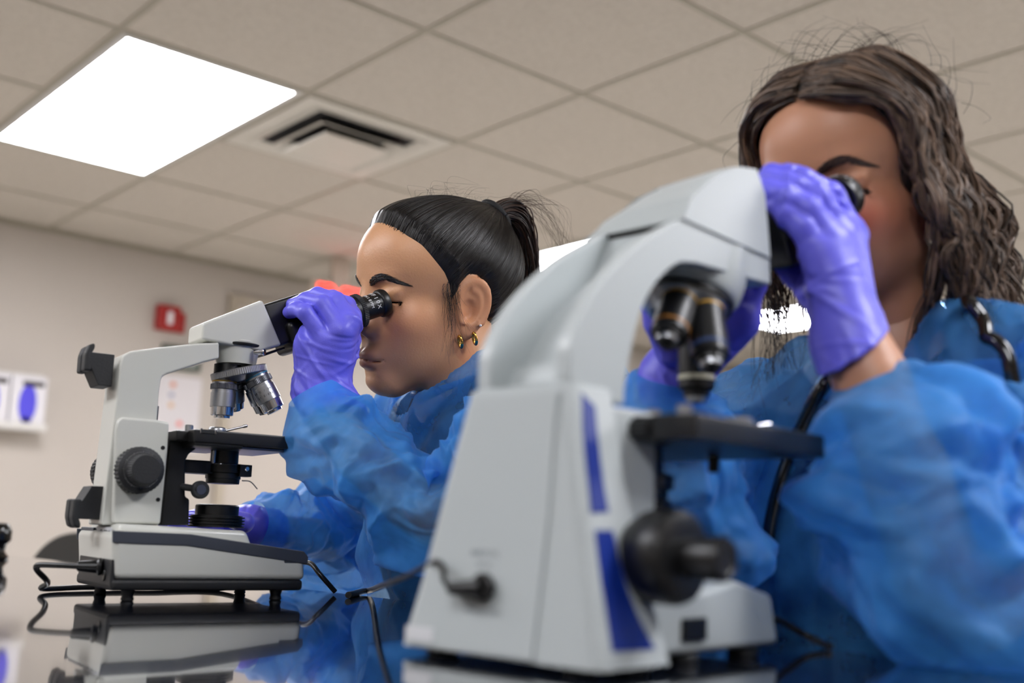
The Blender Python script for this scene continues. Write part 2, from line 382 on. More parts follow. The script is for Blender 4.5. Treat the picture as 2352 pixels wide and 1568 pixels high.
# fire alarm strobe
pa, pb = wall_pt(366, 696, W_BACK-.05), wall_pt(414, 762, W_BACK-.05)
w, h = pb[0]-pa[0], pa[2]-pb[2]
fa = thing('fire_alarm_strobe', 'small red fire alarm strobe with a white lens high on the back wall', 'fire alarm', loc=((pa[0]+pb[0])/2, W_BACK+.001, (pa[2]+pb[2])/2))
m_fred = mat('alarm_red_plastic', (156, 18, 11), .4); m_lens = mat('strobe_lens', (225, 220, 222), .2)
bm = bmesh.new(); box(bm, (-w/2, -.05, -h/2), (w/2, -.0, h/2), .008, 3); bmobj('housing', bm, m_fred, fa)
bm = bmesh.new(); box(bm, (w/2+.001, -.03, -h/2), (w/2+.035, 0, h/2-.025), .006, 3); bmobj('side_horn', bm, m_fred, fa)
bm = bmesh.new(); box(bm, (-.014, -.066, -.035), (.014, -.049, .03), .006, 3); bmobj('strobe_lens', bm, m_lens, fa)
# paper notice with coloured dots, dark green frame above it
p1, p2 = wall_pt(362, 858, W_BACK), wall_pt(450, 1040, W_BACK)
po = thing('wall_notice', 'pale paper notice with a column of coloured dots under a dark green frame', 'poster', loc=(p1[0], W_BACK, p1[2]))
pw, ph = p2[0]-p1[0], p1[2]-p2[2]
bm = bmesh.new(); box(bm, (0, -.003, -ph), (pw, -.0005, 0)); bmobj('sheet', bm, mat('notice_paper', (206, 200, 200), .7), po, 0)
for (x, y), c, nm in (((397, 883), (205, 120, 78), 'orange_dot'), ((393, 907), (150, 152, 172), 'grey_dot'), ((392, 930), (205, 165, 120), 'tan_dot'), ((411, 973), (220, 100, 88), 'red_dot')):
    q = wall_pt(x, y, W_BACK); bm = bmesh.new(); cyl(bm, (q[0]-p1[0], -.003, q[2]-p1[2]), (0, -1, 0), .0015, .014, 20, .0003); bmobj(nm, bm, mat(nm, c, .6), po)
f1, f2 = wall_pt(372, 790, W_BACK), wall_pt(456, 855, W_BACK)
fo = thing('picture_frame', 'dark green framed white panel above the dotted notice', 'picture frame', loc=(f1[0], W_BACK, f1[2]))
fw, fhh = f2[0]-f1[0], f1[2]-f2[2]; bm = bmesh.new()
for lo, hi in (((0, -.02, -fhh), (.018, 0, 0)), ((fw-.018, -.02, -fhh), (fw, 0, 0)), ((.018, -.02, -fhh), (fw-.018, 0, -fhh+.02)), ((.018, -.02, -.02), (fw-.018, 0, 0))): box(bm, lo, hi, .002, 2)
bmobj('moulding', bm, mat('frame_green', (44, 62, 50), .5), fo); bm = bmesh.new(); box(bm, (.018, -.008, -fhh+.02), (fw-.018, 0, -.02)); bmobj('panel', bm, mat('frame_panel', (190, 192, 186), .5), fo, 0)
# glove boxes in a white rack
r1, r2 = wall_pt(-60, 848, W_BACK-.1), wall_pt(100, 985, W_BACK-.1)
rw, rh_ = r2[0]-r1[0], r1[2]-r2[2]
m_wire = mat('rack_white', (210, 206, 200), .4); m_card = mat('glove_carton', (214, 210, 212), .6); m_pur = mat('glove_purple_print', (78, 70, 205), .45); m_dk = mat('dispenser_slot', (60, 52, 50), .6)
rk = thing('glove_dispenser_rack', 'white wall rack holding upright glove boxes at the left picture edge', 'glove rack', loc=(r1[0], W_BACK, r2[2]))
bm = bmesh.new(); box(bm, (-.01, -.115, -.012), (rw+.008, 0, -.004), .002, 2); box(bm, (-.01, -.005, -.004), (rw+.008, 0, rh_+.02), .002, 2); box(bm, (-.01, -.118, -.004), (rw+.008, -.113, .02), .001, 2); bmobj('shelf', bm, m_wire, rk)
for k in range(2):
    bwid = rw/2-.008; x0 = k*(rw/2)+.004
    gb = thing('glove_box', ('white glove box with purple print at the right end of the wall rack', 'white glove box with purple print cut by the left picture edge')[1-k], 'glove box', loc=(r1[0]+x0, W_BACK-.006, r2[2]-.003), group='glove boxes in the wall rack')
    bm = bmesh.new(); box(bm, (0, -.1, 0), (bwid, 0, rh_), .002, 2); bmobj('carton', bm, m_card, gb)
    bm = bmesh.new(); lathe(bm, [(1., 0), (.98, 1)], 28, Matrix.Translation((bwid*.48, -.0995, rh_*.47)) @ Matrix.Rotation(math.pi/2, 4, 'X') @ Matrix.Diagonal((bwid*.26, rh_*.38, .002, 1))); bmobj('purple_print', bm, m_pur, gb)
    bm = bmesh.new(); box(bm, (bwid*.36, -.1015, rh_*.02), (bwid*.62, -.0995, rh_*.2)); bmobj('purple_stripe', bm, m_pur, gb)
    bm = bmesh.new(); cyl(bm, (bwid*.3, -.1, rh_*.86), (1, 0, .0), bwid*.6, .012, 12); bmobj('slot_tab', bm, m_dk, gb)
# lab bench with a glossy dark top
bx0, bx1, by0, by1 = -.75, .7215, -1.3, 2.52
m_top = mat('bench_top_black', (24, 28, 38), .09, spec=.6, var=.15, vscale=6, coat=1.)
m_cab = mat('bench_cabinet', (150, 140, 126), .5)
tb = thing('lab_bench', 'lab bench with a glossy near-black top that mirrors the microscopes', 'bench', loc=(0, 0, 0))
bm = bmesh.new(); box(bm, (bx0, by0, TABLE_Z-.03), (bx1, by1, TABLE_Z), .003, 2); bmobj('worktop', bm, m_top, tb)
bm = bmesh.new(); box(bm, (bx0+.05, by0+.05, .0), (bx1-.40, by1-.05, TABLE_Z-.03)); bmobj('cabinet', bm, m_cab, tb, 0)
# ================================================================== left microscope (in focus)
_c = at(260, 1345, 1.165); LA = 34.
_t = math.radians(LA)
LF = Frame((_c[0]-.08*math.sin(_t), _c[1]+.08*math.cos(_t), -HT0), LA)      # origin: middle of the base's back edge
NY = -.08                                                               # near side plane of the base
m_cream = mat('scope_cream_enamel', (208, 208, 200), .32, coat=.3)
m_black = mat('scope_black', (14, 14, 15), .38)
m_blacksat = mat('scope_black_satin', (22, 22, 24), .5)
m_rub = mat('scope_black_rubber', (30, 31, 34), .55, bump=.15, bscale=500)
m_trim = mat('scope_slate_trim', (62, 66, 76), .45)
m_chr = mat('scope_chrome', (205, 206, 210), .12, 1.)
m_alu = mat('scope_satin_alu', (176, 178, 182), .34, 1.)
m_dalu = mat('scope_dark_alu', (110, 112, 118), .35, 1.)
m_yel = mat('ring_yellow', (196, 150, 50), .4); m_blu = mat('ring_blue', (70, 150, 190), .4); m_wht = mat('print_white', (225, 225, 225), .5); m_ink = mat('print_ink', (40, 40, 44), .6)
m_lbl = mat('label_silver', (196, 197, 202), .4)
LS = thing('microscope', 'cream and black microscope with silver objectives used by the woman with the ponytail', 'microscope', LF)
S = lambda pts, y=NY: LF.sides(pts, y)
zb = LF.side(285, 1357, NY)[2]                       # underside of the black band
# base: lower body with sloping sides
xf = LF.side(704, 1320, NY)[0]
z = lambda px, py, y=NY: LF.side(px, py, y)[2]
x = lambda px, py, y=NY: LF.side(px, py, y)[0]
z_w = z(262, 1332); zt = z(300, 1203); ztr = z(300, 1221); zfr = z(700, 1267)
prof = [(0, z_w)]+S([(258, 1220), (300, 1220), (438, 1226), (700, 1268)])+[(xf, z_w)]
bm = bmesh.new(); prism(bm, prof, -.08, .08, .008, 4); 
top = S([(232, 1203), (368, 1207), (568, 1219), (584, 1262), (255, 1236)], -.062)
top[0] = (.004, zt); top[-1] = (.004, zt-.02)
prism(bm, top, -.062, .062, .006, 3)
bmobj('base', bm, m_cream, LS)
# slate trim band let into the upper edge of the base (both sides and round the front)
tr = S([(258, 1218), (300, 1220), (438, 1226), (698, 1266), (708, 1279), (706, 1295), (428, 1253), (308, 1249), (258, 1246)])
bm = bmesh.new(); prism(bm, tr, -.0815, -.078, .0012, 2); prism(bm, tr, .078, .0815, .0012, 2)
fx = xf+.0012; z1 = z(700, 1268); z2 = z(706, 1295)
prism(bm, [(xf-.03, z1-.001), (xf-.004, z1-.001), (fx, z1-.007), (fx, z2), (xf-.03, z2)], -.0805, .0805, .002, 2)
bmobj('trim_band', bm, m_trim, LS)
bm = bmesh.new(); box(bm, (-.002, -.0785, zb), (xf-.003, .0785, z_w+.001), .004, 3); bmobj('base_plate', bm, m_blacksat, LS)
for fx_, fy in ((.022, -.058), (xf-.028, -.058), (.022, .058), (xf-.028, .058)):
    bm = bmesh.new(); lathe(bm, [(.006, 0), (.0072, .0015), (.006, zb*.5), (.0085, zb+.002)], 18, Matrix.Translation((fx_, fy, 0))); bmobj('foot', bm, m_rub, LS)
# power panel, label and trims on the back face
bz0, bz1 = z_w-.001, LF.back(200, 1275, 0)[2]
bm = bmesh.new(); box(bm, (-.003, -.077, zb+.004), (.002, .066, bz1), .0015, 2); pp = bmobj('power_panel', bm, m_blacksat, LS)
bm = bmesh.new(); cyl(bm, (-.003, -.052, bz1-.018), (-1, 0, 0), .0015, .006, 18, .0003); bmobj('fuse_cap', bm, m_black, pp)
bm = bmesh.new(); box(bm, (-.002, .02, ztr-.012), (.003, .079, ztr+.003), .0015, 2); bmobj('rear_trim', bm, m_trim, LS)
lb = bmesh.new(); box(lb, (-.0008, -.05, bz1+.004), (.001, .012, ztr+.004), .0003, 1); lab = bmobj('warning_label', lb, m_lbl, LS)
bt = M4((0, -1, 0), (0, 0, 1), (-1, 0, 0), (-.001, -.02, ztr-.001))
for k, s in enumerate(('Turning OFF to OFF Standby', 'Always Lamp OFF to OFF', 'Before unPlug Power Co')):
    text_obj('label_lettering', s, .0052, Matrix.Translation((0, 0, -k*(ztr-bz1-.003)/2.4)) @ bt @ Matrix.Scale(1.0, 4, (1, 0, 0)), m_ink, lab)
# arm: column and overhanging upper arm as one casting
AW = .030
arm = S([(232, 1206), (268, 918), (276, 838), (283, 815), (300, 806), (360, 798), (459, 788), (504, 786), (504, 823), (471, 831), (383, 859), (374, 864), (370, 873), (366, 900), (361, 964), (366, 1206)], -AW)
xa = S([(250, 1206)], -AW)[0][0]
bm = bmesh.new(); prism(bm, arm, -AW, AW, .007, 4); bmobj('arm', bm, m_cream, LS)
cov = S([(258, 1202), (266, 985), (270, 966), (280, 957), (364, 964), (390, 969), (386, 1035), (369, 1204)], -AW-.006)
bm = bmesh.new(); prism(bm, cov, -AW-.006, AW+.006, .004, 3); bmobj('focus_housing', bm, m_cream, LS)
bm = bmesh.new(); q = LF.side(367, 948, -AW); box(bm, (q[0], -.012, q[2]-.008), (q[0]+.004, .0, q[2]+.010), .001, 2); bmobj('limit_stop', bm, m_trim, LS)
for a_, b_ in ((374, 1028), (363, 1147)):
    q = LF.side(a_, b_, -AW-.006); bm = bmesh.new(); cyl(bm, (q[0], -AW-.0055, q[2]), (0, -1, 0), .0015, .0024, 14, .0004); bmobj('set_screw', bm, m_black, LS)
# cord hangers on the back of the column
def hanger(name, cx, zc, up):
    hw, tk, s = .0195, .0035, (1 if up else -1)
    bm = bmesh.new()
    pl = [(cx+.002, zc+s*.016), (cx+.002, zc-s*.021), (cx-.013, zc-s*.021), (cx-.026, zc+s*.004), (cx-.026, zc+s*.016)]
    prism(bm, pl, -hw, -hw+tk, .0012, 2); prism(bm, pl, hw-tk, hw, .0012, 2)
    fl = [(cx+.002, zc-s*.017), (cx+.002, zc-s*.021), (cx-.013, zc-s*.021), (cx-.026, zc+s*.004), (cx-.0225, zc+s*.005), (cx-.0115, zc-s*.017)]
    prism(bm, fl, -hw+.001, hw-.001, .0008, 2)
    for y0, y1 in ((-hw, -.0022), (.0022, hw)):
        lp = [(cx-.0215, zc-s*.006), (cx-.030, zc-s*.006), (cx-.0305, zc+s*.014), (cx-.0275, zc+s*.024), (cx-.021, zc+s*.027), (cx-.020, zc+s*.022), (cx-.0235, zc+s*.014)]
        prism(bm, lp, y0, y1, .0025, 3)
    return bmobj(name, bm, m_rub, LS)
cb = lambda px, py: LF.side(px, py, 0)
q = LF.side(255, 850, -.0); hanger('cord_hanger', q[0]-.004, q[2], True)
q = LF.side(228, 1160, -.0); hanger('cord_hanger', q[0]-.002, q[2], False)
# focus knobs, both sides
kx, _, kz = LF.side(315, 1080, -AW-.006)
for sgn in (-1, 1):
    y0 = -(AW+.006) if sgn < 0 else AW+.024
    bm = bmesh.new(); lathe(bm, [(.020, 0), (.0262, .001, 1), (.0266, .003, 1), (.0262, .016, 1), (.0255, .0175), (.0215, .019), (.0208, .019)], 216, axis_mat((kx, y0, kz), (0, sgn, 0)), ribs=36, ribd=.0011)
    ck = bmobj('coarse_focus_knob', bm, m_rub, LS, 30)
    bm = bmesh.new(); lathe(bm, [(.019, .0185), (.0192, .0215, 0), (.0185, .022, 0), (.0183, .0225, 1), (.017, .036, 1), (.0162, .037), (.015, .0375)], 160, axis_mat((kx, y0, kz), (0, sgn, 0)), ribs=40, ribd=.0006)
    bmobj('fine_focus_knob', bm, m_rub, ck, 30)
    bm = bmesh.new()
    for t in range(60):
        an = t*math.tau/60; d = .0199; L_ = .0012 if t % 5 else .0022
        box(bm, (-.00015, d-L_/2, 0), (.00015, d+L_/2, .0003), 0, 1, axis_mat((kx, y0+sgn*.0189, kz), (0, sgn, 0)) @ Matrix.Rotation(an, 4, 'Z'))
    bmobj('focus_scale', bm, m_wht, ck, 0)
# head mount, prism housing, binocular body, eyepieces
hx, _, hz = LF.side(543, 823, 0)
bm = bmesh.new(); zT = LF.side(540, 786, 0)[2]; zB = LF.side(540, 838, 0)[2]
zM = LF.side(540, 822, 0)[2]
lathe(bm, [(.024, zB-hz), (.0255, zM-hz), (.0285, zT-hz-.001), (.0275, zT-hz)], 40, Matrix.Translation((hx, 0, hz))); bmobj('head_mount', bm, m_cream, LS)
bm = bmesh.new(); cyl(bm, (hx+.012, -.027, zM+.006), (.9, -1, 0), .012, .0032, 16); cyl(bm, (hx+.019, -.035, zM+.006), (.9, -1, 0), .004, .0042, 16); bmobj('head_lock_screw', bm, m_chr, LS)
bm = bmesh.new(); lathe(bm, [(.031, 0), (.032, .0012), (.032, .003), (.030, .004)], 40, Matrix.Translation((hx+.001, 0, LF.side(530, 784, -.031)[2]-.0022))); bmobj('head_ring', bm, m_black, LS)
PW = .027
pr_ = LF.sides([(463, 779), (466, 741), (604, 688), (648, 792), (598, 806)], -PW)
bm = bmesh.new(); prism(bm, pr_, -PW, PW, .0035, 3); bmobj('prism_housing', bm, m_cream, LS)
# tilted binocular frame: t along the eyepieces, n up
_pa, _pb = LF.side(615, 698, -.027), LF.side(648, 792, -.027); _d = _pa-_pb; th = math.atan2(-_d[0], _d[2])
tv = Vector((math.cos(th), 0, math.sin(th))); nv = Vector((-math.sin(th), 0, math.cos(th))); _m = (_pa+_pb)/2
Bo = Vector((_m[0], 0, _m[2])); _e = Vector(LF.side(885, 693, -.043))-Bo; t_e, n_e = _e.dot(tv), _e.dot(nv)
BM = M4(tv, (0, 1, 0), nv, Bo)
bm = bmesh.new(); box(bm, (-.006, -.0255, -.0275), (t_e-.10, .0255, .028), .004, 3, BM)
box(bm, (.012, -.036, -.042), (t_e-.085, .030, -.002), .008, 4, BM); box(bm, (.035, -.058, n_e-.018), (t_e-.070, .034, n_e+.020), .010, 4, BM)
bmobj('binocular_body', bm, m_black, LS)
bm = bmesh.new(); box(bm, (-.022, -.014, -.033), (.008, .014, -.0300), .0008, 2, BM); bmobj('catch_plate', bm, m_black, LS)
tubes_y = .0295
eyep = []
for sgn in (-1, 1):
    o_ = BM @ Vector((t_e-.075, -.0125+sgn*.0305, n_e)); A = axis_mat(o_, tv)
    bm = bmesh.new(); lathe(bm, [(.0155, -.012), (.0155, .012), (.0208, .0130), (.0215, .014), (.0215, .029), (.0205, .0295), (.0155, .030)], 64, A); t_ = bmobj('eyepiece_tube', bm, m_black, LS)
    bm = bmesh.new(); lathe(bm, [(.0205, .029), (.0226, .0295, 1), (.0226, .0355, 1), (.0210, .036)], 180, A, ribs=60, ribd=.0006); bmobj('diopter_ring', bm, m_rub, t_, 30)
    bm = bmesh.new(); lathe(bm, [(.0160, .035), (.0160, .0635), (.0172, .0640), (.0184, .0660), (.0184, .0715), (.0172, .0745), (.0145, .0750), (.0128, .0740), (.0126, .0715)], 48, A); e_ = bmobj('eyepiece', bm, m_black, LS); eyep.append(o_)
    bm = bmesh.new(); cyl(bm, A @ Vector((0, 0, .0695)), tv, .0025, .0122, 24, .0003); bmobj('eye_lens', bm, mat('lens_glass', (30, 34, 44), .05), e_)
    if sgn < 0:
        # curved lettering round the barrel and the diopter numbers
        Ai = A
        def ring_text(body, z0, a0, step, size, parent, rad, name):
            for k, ch in enumerate(body):
                if ch == ' ': continue
                an = a0-k*step; c_, s_ = math.cos(an), math.sin(an)
                mt = Ai @ M4((s_, -c_, 0), (0, 0, 1), (c_, s_, 0), (rad*c_, rad*s_, z0))
                text_obj(name, ch, size, mt, m_wht, parent)
        vdir = Ai.inverted().to_3x3() @ Vector(LF.loc((0, 0, 0))-np.array(o_)); aview = math.atan2(vdir[1], vdir[0])
        # letters read along the barrel axis
        def axial_text(body, a_, z0, size, parent, rad, name):
            c_, s_ = math.cos(a_), math.sin(a_)
            for k, ch in enumerate(body):
                an = a_+k*size*.78/rad; c_, s_ = math.cos(an), math.sin(an)
                text_obj(name, ch, size, Ai @ M4((-s_, c_, 0), (0, 0, 1), (c_, s_, 0), (rad*c_, rad*s_, z0)), m_wht, parent)
        up_a = math.atan2(*reversed((Ai.inverted().to_3x3() @ nv)[:2]))
        axial_text('WF10X', aview-.95 if False else up_a+.25, .0560, .0078, e_, .01615, 'barrel_lettering')
        axial_text('FN18MM', up_a+.2, .0465, .0058, e_, .01615, 'barrel_lettering')
        axial_text('1 2 3 4 5', up_a+.35, .0215, .0058, t_, .0217, 'diopter_number')
# nosepiece and objectives
nx, _, nz = LF.side(521, 849, 0)
bm = bmesh.new(); lathe(bm, [(.0165, -.005), (.0165, .006)], 36, Matrix.Translation((nx+.001, 0, nz))); bmobj('nosepiece_mount', bm, m_black, LS)
qa, qb = LF.side(481, 868, 0), LF.side(615, 844, 0); tl = math.atan2(qb[2]-qa[2], qb[0]-qa[0])
NO = Vector(((qa[0]+qb[0])/2, 0, (qa[2]+qb[2])/2)); tl = max(tl, .24)
dn = Vector((math.sin(tl), 0, -math.cos(tl)))            # disc axis, pointing down and forward
bm = bmesh.new(); lathe(bm, [(.027, -.0055), (.0335, -.005), (.0345, -.004, 1), (.0345, .003, 1), (.0335, .004), (.030, .0045), (.020, .010), (.012, .011)], 240, axis_mat(NO, dn), ribs=80, ribd=.0004)
npz = bmobj('nosepiece', bm, m_alu, LS, 30)
def objective(az, L, band, r, parent, txt=None):
    """a turret lens on the disc at azimuth az, leaning out so that the front one hangs plumb"""
    e1 = dn.cross(Vector((0, 1, 0))).normalized(); e2 = dn.cross(e1).normalized()
    rad = e1*math.cos(az)+e2*math.sin(az); d = (dn*math.cos(tl)+rad*math.sin(tl)).normalized(); o = NO+dn*.004+rad*.0195
    k = L/.0415; q = 1.38; A = axis_mat(o, d)
    bm = bmesh.new(); lathe(bm, [(.0095*q, -.002), (.0105*q, .000), (.0105*q, .006*k)], 40, A); ob = bmobj('objective', bm, m_alu, LS, 30)
    bm = bmesh.new(); lathe(bm, [(.0106*q, .0028*k), (.01075*q, .0029*k), (.01075*q, .0042*k), (.0106*q, .0043*k)], 40, A); bmobj('colour_ring', bm, band, ob)
    bm = bmesh.new(); lathe(bm, [(.0108*q, .006*k), (.0118*q, .0065*k, 1), (.0118*q, .0115*k, 1), (.0108*q, .012*k)], 180, A, ribs=60, ribd=.0004); bmobj('knurled_collar', bm, m_dalu, ob, 30)
    bm = bmesh.new(); lathe(bm, [(.0104*q, .012*k), (.0104*q, .0150*k), (.0110*q, .0152*k), (.0110*q, .030*k), (.0106*q, .0303*k)], 40, A); bmobj('barrel', bm, m_alu, ob, 30)
    bm = bmesh.new(); lathe(bm, [(.0102*q, .0303*k), (.0098*q, .0385*k), (.0085*q, .0392*k), (.0072*q, .0393*k), (.0070*q, .0415*k), (.004*q, .042*k)], 40, A); bmobj('lens_tip', bm, m_chr, ob, 30)
    if txt:
        cv = np.array(toV(np.array([0, 0, 0.])))
        vd = A.inverted().to_3x3() @ (Vector(LF.loc((0, 0, 0)))-o); av_ = math.atan2(vd[1], vd[0])
        for row, s in enumerate(txt):
            for j, ch in enumerate(s):
                if ch == ' ': continue
                an = av_-.55+j*.18; c_, s_ = math.cos(an), math.sin(an)
                up = -1
                text_obj('barrel_lettering', ch, .0040, A @ M4((-s_, c_, 0), (0, 0, 1), (c_, s_, 0), (.0153*c_, .0153*s_, (.0195+row*.0048)*k)) @ Matrix.Rotation(math.pi if False else 0, 4, 'Z'), m_ink, ob)
objective(math.pi, .0490, m_yel, .0105, npz)
objective(.62, .0545, m_blu, .0105, npz, ('40 / 0.65', '160/0.17'))
objective(-.42, .0530, m_wht, .0105, npz)
objective(-1.75, .042, m_chr, .0105, npz)
# stage with its clip, slide finger and slide
szt, szb = LF.side(444, 984, -.066)[2], LF.side(444, 1023, -.066)[2]
sx0, sx1 = LF.side(446, 1000, -.066)[0], LF.side(676, 1025, -.066)[0]
bm = bmesh.new(); box(bm, (sx0, -.066, szb+.004), (sx1, .066, szt), .002, 2); box(bm, (sx0+.002, -.064, szb), (sx0+.06, .064, szb+.006), .002, 2); box(bm, (sx0-.014, -.045, szb+.006), (sx0+.004, .045, szt-.001), .002, 2); st = bmobj('stage', bm, m_black, LS)
bm = bmesh.new(); box(bm, (sx0+.058, -.058, szb+.0005), (sx1-.004, .058, szb+.0035), .0006, 1); bmobj('stage_underplate', bm, m_dalu, st)
q = LF.side(499, 975, -.01); bm = bmesh.new(); lathe(bm, [(.0105, 0), (.011, .001), (.011, .005), (.0105, .007), (.0095, .008), (.008, .0085)], 36, Matrix.Translation((q[0], -.012, szt))); bmobj('clip_hub', bm, m_alu, st)
bm = bmesh.new(); cyl(bm, (q[0], -.012, szt+.002), (.85, -.45, .27), .034, .0014, 10); cyl(bm, (q[0]+.026, -.026, szt+.0105), (.85, -.45, .27), .006, .0020, 12); bmobj('slide_finger', bm, m_chr, st)
q = LF.side(435, 976, -.03); bm = bmesh.new(); cyl(bm, (q[0], -.03, szt-.001), (0, 0, 1), .008, .0048, 20); bmobj('stage_screw', bm, m_alu, st)
q1, q2 = LF.side(462, 985, -.0665), LF.side(495, 997, -.0665)
bm = bmesh.new(); box(bm, (q1[0], -.0672, q2[2]), (q2[0], -.0655, q1[2]), .0004, 1); sl = bmobj('stage_slot', bm, m_blacksat, st)
bm = bmesh.new(); box(bm, (q1[0]-.001, -.068, q2[2]), (q1[0]+.001, -.0655, q1[2]+.001), .0003, 1); box(bm, (q2[0]-.001, -.068, q2[2]), (q2[0]+.001, -.0655, q1[2]), .0003, 1); bmobj('slot_clip', bm, m_chr, sl)
# focusing rack under the stage
rx0, rx1 = LF.side(388, 1030, -.02)[0], LF.side(428, 1030, -.02)[0]
rk_ = LF.sides([(391, 1000), (450, 1000), (452, 1030), (434, 1042), (426, 1060), (426, 1140), (436, 1146), (434, 1206), (370, 1206)], -.022)
bm = bmesh.new(); prism(bm, rk_, -.022, .022, .002, 2); bmobj('stage_rack', bm, m_black, LS)
# condenser: carrier arm, stacked rings, knob, iris lever
cx_, _, cz_ = LF.side(513, 1084, 0)
bm = bmesh.new(); box(bm, (rx1-.004, -.012, cz_-.004), (cx_, .012, cz_+.012), .002, 2); bmobj('condenser_carrier', bm, m_black, LS)
bm = bmesh.new(); lathe(bm, [(.010, -.0145), (.0195, -.014), (.020, -.0125), (.020, -.0085), (.021, -.008), (.021, -.0015), (.0235, -.001), (.0235, .009), (.0225, .010), (.017, .0105), (.0165, .031)], 60, Matrix.Translation((cx_, 0, cz_))); cd = bmobj('condenser', bm, m_black, LS, 30)
bm = bmesh.new(); lathe(bm, [(.0236, .0085), (.0238, .009), (.0236, .0095)], 60, Matrix.Translation((cx_, 0, cz_)), caps=False); bmobj('condenser_ring', bm, m_chr, cd)
bm = bmesh.new(); box(bm, (cx_+.012, -.0235, cz_-.005), (cx_+.0275, -.008, cz_+.0095), .001, 2); bmobj('clamp_block', bm, m_black, cd)
bm = bmesh.new(); cyl(bm, (cx_+.020, -.0230, cz_+.0045), (.2, -1, 0), .003, .0032, 16); bmobj('clamp_screw', bm, m_chr, cd)
tube('iris_lever', [(cx_+.019, -.014, cz_-.0095), (cx_+.028, -.019, cz_-.0105), (cx_+.036, -.023, cz_-.019)], .0007, m_dalu, cd, 8)
q = LF.side(463, 1124.5, -.035); bm = bmesh.new(); cyl(bm, (rx1-.002, -.02, q[2]+.003), (q[0]-rx1, -.02, -.003), .022, .004, 16); cyl(bm, (q[0]-.0015, -.0295, q[2]), (.05, -1, 0), .008, .0105, 28, .0012); ckn = bmobj('condenser_knob', bm, m_rub, LS)
bm = bmesh.new(); cyl(bm, (q[0]-.0011, -.0374, q[2]), (.05, -1, 0), .0006, .0058, 24, .0002); bmobj('knob_cap', bm, m_dalu, ckn)
q = LF.side(520, 1040, .0); bm = bmesh.new(); cyl(bm, (cx_-.018, -.012, cz_+.009), (0, 0, 1), .016, .0034, 14); bmobj('condenser_pin', bm, m_alu, cd)
# illuminator
q = LF.side(495, 1216, 0); q2 = LF.side(495, 1183, 0); q3 = LF.side(495, 1158, 0)
iz = zt-.001; 
bm = bmesh.new(); 
pr = [(.030, iz)]
h_ = (q2[2]-iz)/4
for k in range(4): pr += [(.0335, iz+k*h_+.0004), (.0335, iz+k*h_+h_*.55), (.0305, iz+k*h_+h_*.56), (.0305, iz+(k+1)*h_)]
pr += [(.030, q2[2]), (.0255, q2[2]+.0005), (.0258, q3[2]-.002), (.0245, q3[2]-.0005), (.022, q3[2]), (.018, q3[2]-.001)]
lathe(bm, pr, 64, Matrix.Translation((q[0], 0, 0))); il = bmobj('illuminator', bm, m_black, LS, 25)
bm = bmesh.new(); cyl(bm, (q[0], 0, q3[2]-.002), (0, 0, 1), .0012, .018, 32, .0003); bmobj('field_lens', bm, mat('field_lens_glass', (170, 180, 190), .1), il)
# power cord: plugged into the back panel, looping on the bench
q = LF.back(178, 1300, -.02)
pz = LF.side(180, 1300, -.035)[2]
P = [(-.026, -.030, pz), (-.045, -.012, pz), (-.060, .006, pz-.001), (-.058, .018, pz-.007), (-.046, .030, pz-.017), (-.037, .060, .012), (-.035, .09, .0045), (.02, .125, .0040), (.10, .13, .0038), (.19, .11, .0038)]+[tuple(LF.at(*q)) for q in ((660, 1300, 1.47), (709, 1292, 1.44), (735, 1319, 1.42))]+[tuple(LF.lvl(757, 1352, .0038)+np.array([-.02, -.06, 0]))]
pk = tube('power_cord', P, .0033, m_black, LS, 10)
bm = bmesh.new(); cyl(bm, (-.0035, -.040, pz), (-1, .28, 0), .026, .0075, 20, .002, .0055); cyl(bm, (-.0031, -.041, pz), (-1, .22, 0), .006, .0095, 20, .002); bmobj('plug', bm, m_black, pk)

settle(LS, LF, K)

print('SCOPE th', math.degrees(th), t_e, n_e, xf, [round(fpx(LF, LF.side(*q, y))[2]*K, 3) for *q, y in ((690, 730, -.046), (760, 700, -.05), (885, 693, -.043), (705, 1310, -.08))])
# ================================================================== near microscope (out of focus, right)
NA = 47.
NF = Frame((.00986, .67281, -HT0), NA)          # local z = 0 on the bench
m_grey = mat('scope_grey_enamel', (188, 194, 194), .36)
m_navy = mat('scope_blue_decal', (14, 46, 140), .4)
m_seam = mat('scope_seam_grey', (120, 124, 124), .6)
NS = thing('microscope', 'large pale grey microscope with blue side stripes in the right foreground', 'microscope', NF)
N_ = lambda pts, y: NF.sides(pts, y)
# pillar: rounded, tapering upwards (z, x0, x1, y0, y1)
LV = [(.012, 0, .071, -.062, .108), (.02, 0, .0685, -.061, .1055), (.05, 0, .060, -.056, .094), (.09, 0, .052, -.049, .081), (.13, 0, .047, -.042, .0685), (.165, .0005, .045, -.036, .0575), (.1765, .001, .044, -.034, .054)]
def lvl(z): 
    zs = [l[0] for l in LV]; return [float(np.interp(z, zs, [l[k] for l in LV])) for k in range(1, 5)]
def rring(z, r=.010, n=5, grow=0., bow=.004):
    x0, x1, y0, y1 = lvl(z); x0 -= grow; x1 += grow; y0 -= grow; y1 += grow; out = []
    for cx_, cy_, a0 in ((x0+r, y0+r, math.pi), (x1-r*.5, y0+r*.5, 1.5*math.pi), (x1-r*.5, y1-r*.5, 0), (x0+r, y1-r, .5*math.pi)):
        rr = r if cx_ == x0+r else r*.5
        for k in range(n):
            a_ = a0+k/(n-1)*math.pi/2; out.append((cx_+rr*math.cos(a_), cy_+rr*math.sin(a_), z))
    return out
bm = bmesh.new(); zz = list(np.linspace(.012, .1765, 24)); rings = [[bm.verts.new(p) for p in rring(z_)] for z_ in zz]
n = len(rings[0])
